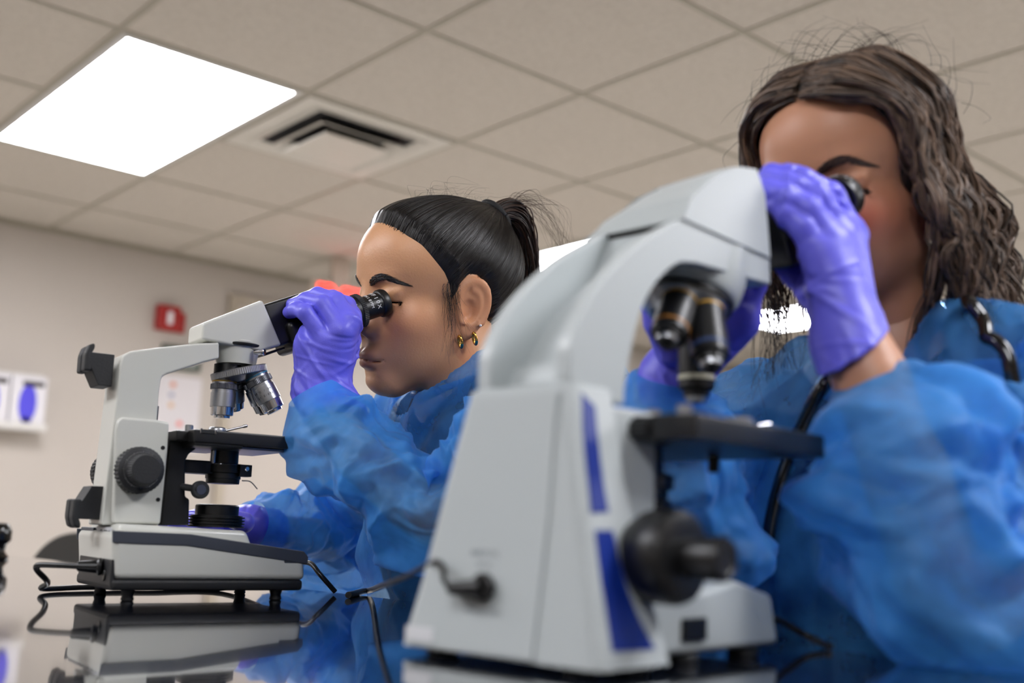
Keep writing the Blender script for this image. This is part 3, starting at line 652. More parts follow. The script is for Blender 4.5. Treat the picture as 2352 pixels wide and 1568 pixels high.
for a_, b_ in zip(rings, rings[1:]):
    for k in range(n): bm.faces.new((a_[k], a_[(k+1) % n], b_[(k+1) % n], b_[k]))
ins = [bm.verts.new(p) for p in rring(.1785, grow=-.003)]
for k in range(n): bm.faces.new((rings[-1][k], rings[-1][(k+1) % n], ins[(k+1) % n], ins[k]))
bm.faces.new(rings[0][::-1]); bm.faces.new(ins); bmobj('pillar', bm, m_grey, NS, 35)
# rear service panel standing a hair proud of the pillar, its right edge makes the seam
yl = lambda z_: lvl(z_)[3]-.004
bm = bmesh.new(); V1 = []
for z_ in np.linspace(.0135, .172, 14):
    ys = float(np.interp(z_, [.012, .1, .172], [-.012, -.022, -.026])); V1.append((-.0012, ys, z_)); 
pl = [(v[1], v[2]) for v in V1]+[(lvl(z_)[3]-.012, z_) for z_ in np.linspace(.172, .0135, 14)]
T = Matrix(((0, 1, 0, 0), (1, 0, 0, 0), (0, 0, 1, 0), (0, 0, 0, 1)))
prism(bm, pl, -.0014, .004, 0, 1, T); bmobj('rear_panel', bm, m_grey, NS, 30)
# blue stripes on the flank
def flank_pt(px, py):
    y = -.05
    for _ in range(12):
        p = NF.side(px, py, y); y = lvl(p[2])[2]
    return p
def decal(a, b, n):
    V = []; F = []
    L_ = smooth_path([flank_pt(*q) for q in a], n); R_ = smooth_path([flank_pt(*q) for q in b], n); m = len(L_)
    for dy in (-.0006, .0006):
        for p, q in zip(L_, R_): V.append((p[0], lvl(p[2])[2]+dy, p[2])); V.append((q[0], lvl(q[2])[2]+dy, q[2]))
    for i in range(m-1):
        F.append((2*i, 2*i+1, 2*i+3, 2*i+2)); o_ = 2*m; F.append((o_+2*i, o_+2*i+2, o_+2*i+3, o_+2*i+1))
        F.append((2*i, 2*i+2, o_+2*i+2, o_+2*i)); F.append((2*i+1, o_+2*i+1, o_+2*i+3, 2*i+3))
    F.append((0, 2*m, 2*m+1, 1)); e = 2*m-2; F.append((e, e+1, 2*m+e+1, 2*m+e))
    return meshobj('blue_stripe', V, F, m_navy, NS, 0)
decal([(1335, 902), (1340, 1000), (1350, 1100), (1358, 1178)], [(1366, 933), (1372, 1000), (1384, 1100), (1397, 1176)], 6)
decal([(1366, 1217), (1380, 1330), (1394, 1420), (1406, 1497)], [(1406, 1217), (1430, 1320), (1462, 1410), (1503, 1490)], 6)
# twin ribbed arm
outer = [(1287, 856), (1320, 749), (1373, 653), (1455, 567), (1524, 522), (1568, 500)]
inner = [(1593, 606), (1552, 607), (1507, 646), (1473, 704), (1449, 790), (1430, 897)]
oz = N_(outer, -.03); iz_ = N_(inner, -.03)
oz = [tuple(p) for p in smooth_path([(a_, 0, b_) for a_, b_ in oz], 6)[:, [0, 2]]]; iz_ = [tuple(p) for p in smooth_path([(a_, 0, b_) for a_, b_ in iz_], 6)[:, [0, 2]]]
hd1 = N_([(1765, 592), (1762, 640)], -.03); 
hd1 = [(hd1[0][0], hd1[0][1]), (hd1[0][0], hd1[0][1]-.022)]
oz = [(max(p[0], .0035), p[1]) for p in oz]
armp = [(oz[0][0]+.002, .170)]+oz+hd1+iz_+[(iz_[-1][0], .170)]
bm = bmesh.new(); prism(bm, armp, -.032, -.020, .0035, 3); bmobj('arm_rib', bm, m_grey, NS, 35)
bm = bmesh.new(); prism(bm, armp, .035, .047, .0035, 3); bmobj('arm_rib', bm, m_grey, NS, 35)
# web between the ribs, set back from their outer edge
web = []
for i, p in enumerate(oz):
    a_ = np.array(oz[max(i-1, 0)]); b_ = np.array(oz[min(i+1, len(oz)-1)]); t_ = (b_-a_)/np.linalg.norm(b_-a_); nn = np.array([t_[1], -t_[0]])
    dd = .032*float(np.interp(i/(len(oz)-1), [0, .2, .75, 1], [.55, 1, .8, .10])); web.append(tuple(np.array(p)+nn*dd))
webp = [(web[0][0]+.002, .172)]+web+hd1+iz_+[(iz_[-1][0], .172)]
bm = bmesh.new(); prism(bm, webp, -.022, .037, 0.0, 2); bmobj('arm_web', bm, m_grey, NS, 35)
# focusing block in front of the pillar
b1 = NF.side(1427, 926, -.036); b2 = NF.side(1511, 942, -.036)
bm = bmesh.new(); box(bm, (.036, -.036, .088), (b2[0], .05, b1[2]-.002), .004, 3); bmobj('focus_block', bm, m_grey, NS)
bm = bmesh.new(); cyl(bm, (b2[0]+.006, -.028, b1[2]-.006), (0, 0, 1), .007, .005, 16); bmobj('stop_screw', bm, m_alu, NS)
# front base with lamp housing and switch
bp = N_([(1480, 1500), (1480, 1380), (1560, 1400), (1655, 1345), (1692, 1331), (1775, 1365), (1791, 1482)], -.046)
bp[0] = (.05, .014); bp[1] = (.05, .054); bp[2] = (bp[2][0], .050); bp[-1] = (bp[-1][0], .014)
bm = bmesh.new(); prism(bm, bp, -.046, .088, .005, 3); bmobj('front_base', bm, m_grey, NS)
s1, s2 = NF.side(1566, 1420, -.0465), NF.side(1620, 1470, -.0465)
bm = bmesh.new(); box(bm, (s1[0], -.0485, s2[2]), (s2[0], -.044, s1[2]), .0012, 2); bmobj('power_switch', bm, m_black, NS)
for fx_, fy in ((.02, -.03), (.02, .085),  (.055, -.044), (.20, -.033), (.20, .075), (.12, -.035)):
    bm = bmesh.new(); cyl(bm, (fx_, fy, .0067), (0, 0, 1), .0070, .011, 22, .0012); bmobj('foot', bm, m_rub, NS)
# coarse and fine focus knobs
k0 = NF.side(1575, 1280, -.082)
for sgn, yb in ((-1, -.046), (1, .058)):
    kc = (k0[0], yb, k0[2])
    bm = bmesh.new(); lathe(bm, [(.018, -.004), (.0215, .001), (.0275, .012), (.0285, .022), (.0285, .030), (.0268, .0345), (.0225, .036), (.015, .0362)], 56, axis_mat(kc, (0, sgn, 0))); ck = bmobj('coarse_focus_knob', bm, m_black, NS, 30)
    bm = bmesh.new(); lathe(bm, [(.0115, .035), (.0115, .048), (.0128, .049), (.0132, .062), (.0122, .064), (.009, .0642), (.008, .0634)], 44, axis_mat(kc, (0, sgn, 0))); bmobj('fine_focus_knob', bm, m_black, ck, 30)
# binocular head
hs = N_([(1567, 502), (1583, 452), (1640, 398), (1695, 380), (1738, 384), (1757, 440), (1768, 592)], -.033)
hs = hs[:2]+[tuple(p) for p in smooth_path([(a_, 0, b_) for a_, b_ in hs[1:5]], 5)[1:-1, [0, 2]]]+hs[4:]
bm = bmesh.new(); t = bmesh.new()
ns = len(hs); ys = [-.034, -.034, -.029, -.022, .028, .047, .055, .0585]; ins_ = [.0055, .002, .0003, 0, .004, .010, .0185, .031]
cxh = np.mean([p[0] for p in hs]); base_z = hs[0][1]; rings = []
for y_, i_ in zip(ys, ins_):
    ring = []
    for p in hs:
        h_ = p[1]-(hs[0][1]+(hs[-1][1]-hs[0][1])*(p[0]-hs[0][0])/(hs[-1][0]-hs[0][0]))
        ring.append(t.verts.new((p[0]+(i_*.35 if p[0] < cxh else -i_*.8)*(1 if h_ > .004 else .25), y_, p[1]-i_*1.15*min(1, max(0, h_)/.05))))
    rings.append(ring)
for a_, b_ in zip(rings, rings[1:]):
    for k in range(ns): t.faces.new((a_[k], a_[(k+1) % ns], b_[(k+1) % ns], b_[k]))
t.faces.new(rings[0][::-1]); t.faces.new(rings[-1]); bmesh.ops.recalc_face_normals(t, faces=t.faces[:]); _merge(bm, t)
bmobj('binocular_head', bm, m_grey, NS, 50)
sm = N_([(1567, 502), (1768, 592)], -.033); 
bm = bmesh.new(); prism(bm, [(sm[0][0]+.003, sm[0][1]+.002), (sm[1][0]-.003, sm[1][1]+.002), (sm[1][0]-.003, sm[1][1]-.003), (sm[0][0]+.003, sm[0][1]-.003)], -.030, .046, 0, 1); bmobj('head_seam', bm, m_black, NS)
# hinge and eyepiece tubes
th2 = math.radians(28); tv2 = Vector((math.cos(th2), 0, math.sin(th2))); nv2 = Vector((-math.sin(th2), 0, math.cos(th2)))
hb = NF.side(1762, 520, -.005); HB = M4(tv2, (0, 1, 0), nv2, (hb[0], -.004, hb[2]))
bm = bmesh.new(); box(bm, (-.02, -.026, -.034), (.045, .026, .030), .004, 3, HB); bmobj('hinge_body', bm, m_black, NS)
ec = NF.side(1935, 452, -.045)
for sgn in (-1, 1):
    e0 = np.array([ec[0], -.012+sgn*.033, ec[2]]); 
    A = axis_mat(Vector(e0)-tv2*.09, tv2)
    bm = bmesh.new(); lathe(bm, [(.0175, .004), (.0175, .05), (.0165, .052), (.0145, .0525), (.0145, .074)], 40, A); et = bmobj('eyepiece_tube', bm, m_black, NS)
    bm = bmesh.new(); lathe(bm, [(.0165, .0735), (.0190, .0745), (.0202, .078), (.0202, .088), (.0188, .0905), (.013, .091), (.0115, .0895)], 40, A); bmobj('eyecup', bm, m_black, et)
    if sgn < 0:
        Ai = A; up_a = math.atan2(*reversed((Ai.inverted().to_3x3() @ nv2)[:2]))
        for k, ch in enumerate('WF10X/20'):
            an = up_a-.75+k*.22; c_, s_ = math.cos(an), math.sin(an)
            text_obj('eyecup_lettering', ch, .0046, Ai @ M4((-s_, c_, 0), (0, 0, 1), (c_, s_, 0), (.0203*c_, .0203*s_, .082)), m_wht, et)
# nosepiece housing, turret and three black objectives
tu = NF.side(1592, 705, -.0); nA = Vector((-.34, 0, -1)).normalized()
TO = Vector((tu[0], .008, tu[2]))
bm = bmesh.new(); lathe(bm, [(.041, -.05), (.042, -.028), (.040, -.014), (.0365, -.009), (.034, -.008)], 56, axis_mat(TO, nA)); bmobj('turret_housing', bm, m_grey, NS, 30)
bm = bmesh.new(); lathe(bm, [(.033, -.012), (.0345, -.0065), (.0335, -.002), (.0325, .001), (.024, .010), (.012, .013)], 56, axis_mat(TO, nA)); tur = bmobj('turret', bm, mat('turret_steel', (150, 154, 160), .3, .9), NS, 30)
bm = bmesh.new(); lathe(bm, [(.0347, -.0068), (.0356, -.006), (.0356, -.0035), (.0345, -.0025)], 56, axis_mat(TO, nA), caps=False); bmobj('turret_grip_ring', bm, m_black, tur)
def blackobj(az, L, band, tilt):
    e1 = nA.cross(Vector((0, 1, 0))).normalized(); e2 = nA.cross(e1).normalized()
    rad = e1*math.cos(az)+e2*math.sin(az); d = (nA*math.cos(tilt)+rad*math.sin(tilt)).normalized(); o_ = TO+nA*.004+rad*.0195; A = axis_mat(o_, d)
    bm = bmesh.new(); lathe(bm, [(0.0123, -.004), (0.0138, .002), (0.0143, .003), (0.0143, L*.62), (0.0138, L*.64), (0.0138, L*.82), (0.0105, L*.86), (0.0099, L*.93), (0.0073, L*.94)], 40, A); ob = bmobj('objective', bm, m_black, tur, 30)
    bm = bmesh.new(); lathe(bm, [(0.0139, L*.66), (0.0142, L*.665), (0.0142, L*.72), (0.0139, L*.725)], 40, A, caps=False); bmobj('colour_ring', bm, band, ob)
    bm = bmesh.new(); lathe(bm, [(0.0139, .0018), (0.0145, .0022), (0.0145, .0042), (0.0139, .0046)], 40, A, caps=False); bmobj('base_ring', bm, m_yel, ob)
    bm = bmesh.new(); lathe(bm, [(0.0088, L*.85), (0.0088, L*.94), (0.0073, L*1.0), (0.0035, L*1.0)], 32, A); bmobj('lens_tip', bm, m_alu, ob, 30)
    bm = bmesh.new(); cyl(bm, A @ Vector((0, 0, L*.995)), d, .001, .0028, 18, .0002); bmobj('front_lens', bm, m_black, ob)
e1a = math.atan2(.34, 1.)
blackobj(0., .060, mat('ring_cream', (190, 186, 165), .4), e1a)
blackobj(math.pi-.45, .046, mat('ring_ochre', (150, 100, 40), .4), e1a)
blackobj(math.pi/2+.05, .054, mat('ring_navy', (40, 60, 100), .4), e1a)
# stage
zs0, zs1 = .147, .163
bm = bmesh.new(); box(bm, (.062, -.084, zs0), (.228, .082, zs1), .002, 2); box(bm, (.058, -.05, zs0+.002), (.13, .066, zs1-.003), .002, 2); sg = bmobj('stage', bm, m_black, NS)
bm = bmesh.new(); cyl(bm, (.15, -.06, zs1), (0, 0, 1), .006, .010, 20); bmobj('clip_hub', bm, m_alu, sg)
tube('slide_clip', [(.15, -.06, zs1+.004), (.17, -.05, zs1+.005), (.195, -.045, zs1+.006), (.21, -.05, zs1+.008)], .0014, m_chr, sg, 8)
bm = bmesh.new(); cyl(bm, (.085, -.06, zs1), (0, 0, 1), .008, .005, 18); bmobj('stage_screw', bm, m_alu, sg)
# substage rack and condenser
bm = bmesh.new(); box(bm, (.05, -.03, .112), (.10, .045, zs0), .002, 2); bmobj('substage_rack', bm, m_black, NS)
bm = bmesh.new(); lathe(bm, [(.022, -.018), (.026, -.017), (.026, -.010), (.023, -.009), (.023, -.003), (.027, -.002), (.027, .008), (.020, .010), (.019, .03)], 44, Matrix.Translation((.125, .008, .122))); bmobj('condenser', bm, m_black, NS, 30)
bm = bmesh.new(); cyl(bm, (.19, -.015, zs0-.012), (0, 0, 1), .014, .0042, 16); bmobj('stage_lever', bm, m_black, sg)
bm = bmesh.new(); lathe(bm, [(.03, 0), (.03, .008), (.026, .0095), (.02, .010)], 40, Matrix.Translation((.15, .008, .053))); bmobj('field_lens_collar', bm, m_black, NS, 30)
# printed lettering on the rear panel
TB = lambda px, py: M4((0, -1, 0), (0, 0, 1), (-1, 0, 0), (-.0015, NF.back(px, py, 0)[1], NF.back(px, py, 0)[2]))
m_pr = mat('panel_print', (120, 126, 132), .6)
for (px_, py_), s, sz in (((1118, 1271), 'INPUT DC', .0052), ((1116, 1297), '5V 1A', .0048), ((1112, 1405), 'ADAPTER ONLY', .0045)): text_obj('panel_lettering', s, sz, TB(px_, py_), m_pr, NS)
q = NF.back(965, 1456, 0); bm = bmesh.new(); box(bm, (-.0020, q[1]-.014, q[2]-.004), (-.0012, q[1]+.012, q[2]+.005)); bmobj('sticker', bm, mat('sticker_white', (214, 214, 216), .5), NS, 0)
NK = 1.084*K
# charger cable plugged into the rear panel
a_ = NF.back(1112, 1347, -.004)
def cb2(px, py, d): return tuple(NF.at(px, py, d))
dd = float(np.linalg.norm(1)); pd = fpx(NF, (-.012, a_[1]+.02, a_[2]))
P = [(-.0125, a_[1]+.0185, a_[2]-.0015)]+[cb2(*q) for q in ((1036, 1350, .690), (1020, 1330, .688), (1018, 1302, .69), (1004, 1289, .70), (985, 1296, .72), (930, 1325, .80), (880, 1344, 1.0))]
e = NF.lvl(800, 1366, .0106); P += [tuple(NF.lvl(850, 1355, .012)), tuple(e)]
sp = smooth_path(P, 10); sp[:, 2] = np.maximum(sp[:, 2], .0105)
rr = np.interp(np.arange(len(sp)), [0, 5, 10, 60, 75, 90, len(sp)], [.0045, .003, .0017, .0019, .0034, .0038, .0036])
V_, F_ = tube_np(sp, rr, 10); PC = meshobj('power_cord', V_, F_, m_black, NS, 60)
bm = bmesh.new(); lathe(bm, [(.0075, .001), (.0085, .002), (.0085, .005), (.0075, .006)], 24, axis_mat((-.0016, a_[1], a_[2]), (-1, 0, 0))); cyl(bm, (-.006, a_[1], a_[2]-.0005), (-.35, .93, -.06), .022, .0058, 18, .001, .004); bmobj('plug', bm, m_black, PC)
settle(NS, NF, NK)
# ================================================================== people: heads
def head_sdf(P):
    """woman's head, origin at eye level between the ears, x forward, y left, z up; symmetric"""
    Q = P.copy(); Q[:, 1] = np.abs(Q[:, 1]); x, y, z = Q[:, 0], Q[:, 1], Q[:, 2]
    d = sd_ell(Q, (-.012, 0, .034), (.094, .0735, .076))
    d = smin(d, sd_ell(Q, (.030, 0, .040), (.0575, .060, .056)), .02)               # forehead
    d = smin(d, sd_ell(Q, (.026, 0, -.018), (.055, .0545, .062)), .018)             # mid face
    d = smin(d, sd_ell(Q, (.036, .032, -.028), (.036, .028, .026)), .014)          # cheek bone
    d = smin(d, sd_ell(Q, (.0405, 0, -.064), (.0475, .037, .036)), .020)             # muzzle
    d = smin(d, sd_ell(Q, (.0605, 0, -.0935), (.0235, .020, .0165)), .016)            # chin
    d = smin(d, sd_cone(Q, (.054, .012, -.0975), (.000, .044, -.060), .0125, .0135), .022)  # jaw
    d = smin(d, sd_cone(Q, (.000, .044, -.060), (-.004, .054, -.018), .0135, .0135), .024)
    d = smin(d, sd_ell(Q, (.020, .026, -.048), (.046, .030, .044)), .022)            # cheek flesh
    d = smin(d, sd_ell(Q, (.066, .019, .0205), (.016, .022, .009)), .012)          # brow ridge
    # eye socket, lids
    d = smax(d, -sd_ell(Q, (.092, .032, .000), (.018, .017, .0115)), .012)
    d = smin(d, np.linalg.norm(Q-np.array([.0645, .0315, -.001]), axis=1)-.0128, .003)
    # closed lid line, with a heavier upper lid
    lid = np.abs(z-(-.0065-.10*(y-.0315)**2/.013))-.0006
    lid = np.maximum(lid, np.maximum(np.abs(y-.0315)-.0135, .062-x)); d = smax(d, -(lid-.0004), .0012)
    d = smin(d, sd_ell(Q, (.0668, .0315, .0050), (.0065, .0150, .0040)), .009)
    # nose
    nose = sd_chain(Q, [(.078, 0, .010), (.087, 0, -.012), (.0985, 0, -.032)], [.0068, .0078, .0088], .004)
    nose = smin(nose, sd_ell(Q, (.1000, 0, -.0345), (.0105, .0088, .0085)), .006)
    nose = smin(nose, sd_ell(Q, (.0865, .0118, -.0385), (.0105, .0068, .0072)), .006)
    nose = smin(nose, sd_cone(Q, (.074, .009, -.002), (.080, .012, -.034), .0075, .0085), .010)
    d = smin(d, nose, .009)
    d = smax(d, -sd_ell(Q, (.0935, .0062, -.0455), (.0055, .0032, .0045)), .003)  # nostril
    # lips
    d = smin(d, sd_ell(Q, (.0805, .0, -.0652), (.0105, .0190, .0070)), .008)
    d = smin(d, sd_ell(Q, (.0850, .0045, -.0655), (.0072, .0100, .0052)), .005)
    d = smin(d, sd_ell(Q, (.0795, 0, -.0775), (.0120, .0165, .0072)), .007)
    mo = np.maximum(np.abs(z+.0715-.0016*np.cos(y*180)-.06*np.clip(y-.015, 0, 1))-.0004, np.maximum(y-.0245, .064-x)); d = smax(d, -mo, .0028)
    d = smax(d, -sd_ell(Q, (.0985, 0, -.0868), (.0135, .020, .0042)), .012)
    d = smax(d, -sd_ell(Q, (.0985, 0, -.0545), (.010, .0035, .0060)), .006)       # philtrum
    # ear
    e = (Q-np.array([-.010, .0735, -.012])); ca, sa = math.cos(.28), math.sin(.28)
    ex = e[:, 0]*ca+e[:, 2]*sa*0+e[:, 1]*sa*0; ex = e[:, 0]*math.cos(.12)+e[:, 2]*math.sin(.12); ez = -e[:, 0]*math.sin(.12)+e[:, 2]*math.cos(.12); ey = e[:, 1]-.30*(-(ex)) *.0
    ey = e[:, 1]+.42*(ex+.004)                                                        # ear flares outwards to the back
    w_ = .0165+.0035*np.clip(ez/.03, -1, 1)
    rr = np.sqrt((ex/w_)**2+(ez/.0315)**2)
    ear = np.maximum((rr-1)*.0165, np.abs(ey)-.0042)
    ear = smin(ear, sd_ell(np.stack([ex, ey, ez], 1), (.0035, 0, -.0275), (.0088, .0042, .0095)), .004)
    rim = np.sqrt(((rr-.90)*.0165)**2+(ey-.0046)**2)-.0031; rim = np.where(ez > -.020, rim, rim+.004); ear = smin(ear, rim, .002)
    anti = np.sqrt(((np.sqrt(((ex-.002)/(w_*.58))**2+((ez+.001)/.0200)**2)-1)*.011)**2+(ey-.0044)**2)-.0024; anti = np.where((ex > .004), anti+.006, anti); ear = smin(ear, anti, .0022)
    E3 = np.stack([ex, ey, ez], 1)
    ear = smax(ear, -sd_ell(E3, (.0035, .0055, -.004), (.0082, .0080, .0118)), .003)
    ear = smin(ear, sd_ell(E3, (.0125, .0015, -.006), (.0035, .0042, .0055)), .003)   # tragus
    d = smin(d, ear, .004)
    return d
# ================================================================== people: bodies, gowns, gloves
m_skinA = mat('skin_light_brown', (216, 161, 118), .42, sss=.12, bump=.12, bscale=420, var=.05, vscale=25)
m_skinB = mat('skin_warm_brown', (198, 142, 110), .45, sss=.12, bump=.08, bscale=420, var=.05, vscale=20)
def skin_attr(m, kb):
    """lips, cheeks and brows tinted from per-point masks on the body mesh"""
    nt = m.node_tree; b = nt.nodes['Principled BSDF']; src = b.inputs['Base Color'].links[0].from_socket
    for an, col, k in (('lip', (150, 78, 74), .75), ('blush', (190, 92, 70), kb)):
        a = nt.nodes.new('ShaderNodeAttribute'); a.attribute_name = an
        mu = nt.nodes.new('ShaderNodeMath'); mu.operation = 'MULTIPLY'; mu.inputs[1].default_value = k; nt.links.new(a.outputs['Fac'], mu.inputs[0])
        mx = nt.nodes.new('ShaderNodeMix'); mx.data_type = 'RGBA'; mx.inputs[7].default_value = lin(col)+(1,)
        nt.links.new(mu.outputs[0], mx.inputs[0]); nt.links.new(src, mx.inputs[6]); src = mx.outputs[2]
    nt.links.new(src, b.inputs['Base Color'])
skin_attr(m_skinA, .35); skin_attr(m_skinB, .75)
m_glove = mat('nitrile_glove', (110, 107, 236), .38, sss=.0, bump=.12, bscale=900, var=.05, vscale=60)
m_scrub = mat('scrubs_navy', (20, 17, 52), .8, bump=.2, bscale=900)
m_scrubk = mat('scrubs_trim_black', (20, 20, 24), .8)
def gown_mat(nm, t0, t1):
    m = bpy.data.materials.new(nm); m.use_nodes = True; nt = m.node_tree; b = nt.nodes['Principled BSDF']; out = nt.nodes['Material Output']
    b.inputs['Base Color'].default_value = lin((84, 174, 255))+(1,); b.inputs['Roughness'].default_value = .48; b.inputs['Specular IOR Level'].default_value = .4; b.inputs['Sheen Weight'].default_value = .25
    tr = nt.nodes.new('ShaderNodeBsdfTranslucent'); tr.inputs['Color'].default_value = lin((96, 186, 255))+(1,)
    tp = nt.nodes.new('ShaderNodeBsdfTransparent'); tp.inputs['Color'].default_value = lin((196, 222, 248))+(1,)
    tc = nt.nodes.new('ShaderNodeTexCoord'); n = nt.nodes.new('ShaderNodeTexNoise'); n.inputs['Scale'].default_value = 700; n.inputs['Detail'].default_value = 3
    n2 = nt.nodes.new('ShaderNodeTexNoise'); n2.inputs['Scale'].default_value = 22; n2.inputs['Detail'].default_value = 3
    for q in (n, n2): nt.links.new(tc.outputs['Object'], q.inputs['Vector'])
    bp = nt.nodes.new('ShaderNodeBump'); bp.inputs['Strength'].default_value = .25; bp.inputs['Distance'].default_value = .001; nt.links.new(n.outputs['Fac'], bp.inputs['Height']); nt.links.new(bp.outputs['Normal'], b.inputs['Normal'])
    m1 = nt.nodes.new('ShaderNodeMixShader'); m1.inputs[0].default_value = .38; nt.links.new(b.outputs[0], m1.inputs[1]); nt.links.new(tr.outputs[0], m1.inputs[2])
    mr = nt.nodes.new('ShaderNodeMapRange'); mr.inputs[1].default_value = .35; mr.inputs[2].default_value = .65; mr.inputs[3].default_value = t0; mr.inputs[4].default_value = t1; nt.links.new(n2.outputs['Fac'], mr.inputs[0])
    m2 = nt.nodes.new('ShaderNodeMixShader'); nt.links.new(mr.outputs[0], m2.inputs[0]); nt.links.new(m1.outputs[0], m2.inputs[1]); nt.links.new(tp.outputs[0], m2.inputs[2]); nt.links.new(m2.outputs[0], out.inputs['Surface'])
    return m
m_gown = gown_mat('gown_blue_nonwoven', .27, .54); m_gownb = gown_mat('gown_blue_body_shaded', .56, .74)  # sheerer gown copy darkens the torso, for shade and for the scrubs beneath
def pose(yaw, pitch, roll):
    yaw, pitch, roll = map(math.radians, (yaw, pitch, roll)); cy_, sy_ = math.cos(yaw), math.sin(yaw)
    f = np.array([cy_, sy_, 0]); l = np.array([-sy_, cy_, 0]); u = np.array([0, 0, 1.])
    f2 = f*math.cos(pitch)-u*math.sin(pitch); u2 = f*math.sin(pitch)+u*math.cos(pitch)
    return np.stack([f2, l*math.cos(roll)+u2*math.sin(roll), -l*math.sin(roll)+u2*math.cos(roll)], 1)
def merge(parts):
    V = []; F = []; o = 0
    for v, f in parts: V.append(v); F.append(f+o); o += len(v)
    return np.vstack(V), np.vstack(F)
def folds(P, Nn, n, amp, seed, axis=None, ln=(.03, .08), wd=(.006, .016), tilt=.5, region=None):
    """crease field: straight tent-shaped ridges with soft ends, pushed along the normals"""
    rg = np.random.default_rng(seed); h = np.zeros(len(P))
    pool = P if region is None else P[region]
    if not len(pool): return P
    for _ in range(n):
        c = pool[rg.integers(len(pool))]; d = rg.normal(size=3)
        if axis is not None: d = d*tilt+np.asarray(axis)*1.0
        d /= np.linalg.norm(d); q = P-c; al = q@d; L_ = rg.uniform(*ln); W_ = rg.uniform(*wd); nn = Nn[np.argmin((q*q).sum(1))]
        s = np.cross(d, nn); s /= np.linalg.norm(s)+1e-9; ac = q@s; dp = q@nn
        g = np.exp(-(al/L_)**2-(dp/(2.2*W_+.012))**2)*np.clip(1-np.abs(ac)/W_, 0, 1); h += g*amp*rg.choice([1, 1, -.7])*rg.uniform(.4, 1)*(W_/wd[1])
    return P+Nn*h[:, None]
def vnormals(V, F):
    n = np.cross(V[F[:, 2]]-V[F[:, 0]], V[F[:, 3]]-V[F[:, 1]]); N = np.zeros_like(V)
    for k in range(4):
        for c in range(3): N[:, c] += np.bincount(F[:, k], n[:, c], len(V))
    return N/(np.linalg.norm(N, axis=1)[:, None]+1e-12)
def bounds(pts, r): pts = np.asarray(pts, float); return pts.min(0)-r, pts.max(0)+r
def hand_sdf(palm, fingers, arm, cut=None):
    def fn(P):
        d = None
        for a, b, ra, rb in palm: q = sd_cone(P, a, b, ra, rb); d = q if d is None else smin(d, q, .010)
        if arm: d = smin(d, sd_chain(P, *arm, k=.010), .014)
        fd = None
        for pts, rs in fingers:
            q = sd_chain(P, pts, rs, .0035); fd = q if fd is None else smin(fd, q, .0012)
        d = smin(d, fd, .0045)
        if cut is not None: d = np.maximum(d, (P-cut[0])@cut[1])
        return d
    return fn
def make_glove(parent, off, palm, fingers, arm, cut, seed, h=.0014, nf=60, amp=.0016, axis=None, region=None):
    pts = [p for a in palm for p in a[:2]]+[p for f in fingers for p in f[0]]+(list(arm[0]) if arm else [])
    lo, hi = bounds(pts, .04); V, F = surface_nets(hand_sdf(palm, fingers, arm, cut), lo, hi, h); V = relax(V, F, 2, .4)
    N = vnormals(V, F); ctr = np.mean([a[0] for a in palm]+[a[1] for a in palm], axis=0)
    V = folds(V, N, nf, amp, seed, axis=axis, ln=(.012, .03), wd=(.0022, .0050), tilt=.35, region=region if region is None else region(V))
    return netobj('glove', V-off, F, m_glove, parent)
def resample(pts, rad, step):
    sp = smooth_path(pts, 12); ds = np.r_[0, np.cumsum(np.linalg.norm(np.diff(sp, axis=0), axis=1))]; n = max(6, int(ds[-1]/step)); t = np.linspace(0, ds[-1], n)
    P = np.stack([np.interp(t, ds, sp[:, k]) for k in range(3)], 1); kd = np.linspace(0, ds[-1], len(pts)) if len(rad) != len(pts) else ds[np.arange(len(pts))*12]
    return P, np.interp(t, kd, rad), t
def facet(u, v, cell, rg, warp=.35):
    """piecewise-linear noise on a warped triangular lattice: flat facets that meet in creases"""
    f1, f2 = rg.uniform(0, 6.3, 4), rg.uniform(.6, 1.6, 4)
    u = u/cell; v = v/cell; u, v = u+warp*np.sin(v*f2[0]+f1[0])+warp*np.sin((u+v)*f2[1]+f1[1]), v+warp*np.sin(u*f2[2]+f1[2])+warp*np.sin((u-v)*f2[3]+f1[3])
    a = u+v*.366; b = v*1.1547-u*.0; i = np.floor(a).astype(int); j = np.floor(b).astype(int); fa, fb = a-i, b-j
    T = rg.uniform(-1, 1, (97, 89)); g = lambda p, q: T[p % 97, q % 89]
    up = fa+fb > 1
    return np.where(up, g(i+1, j+1)*(fa+fb-1)+g(i+1, j)*(1-fb)+g(i, j+1)*(1-fa), g(i, j)*(1-fa-fb)+g(i+1, j)*fa+g(i, j+1)*fb)
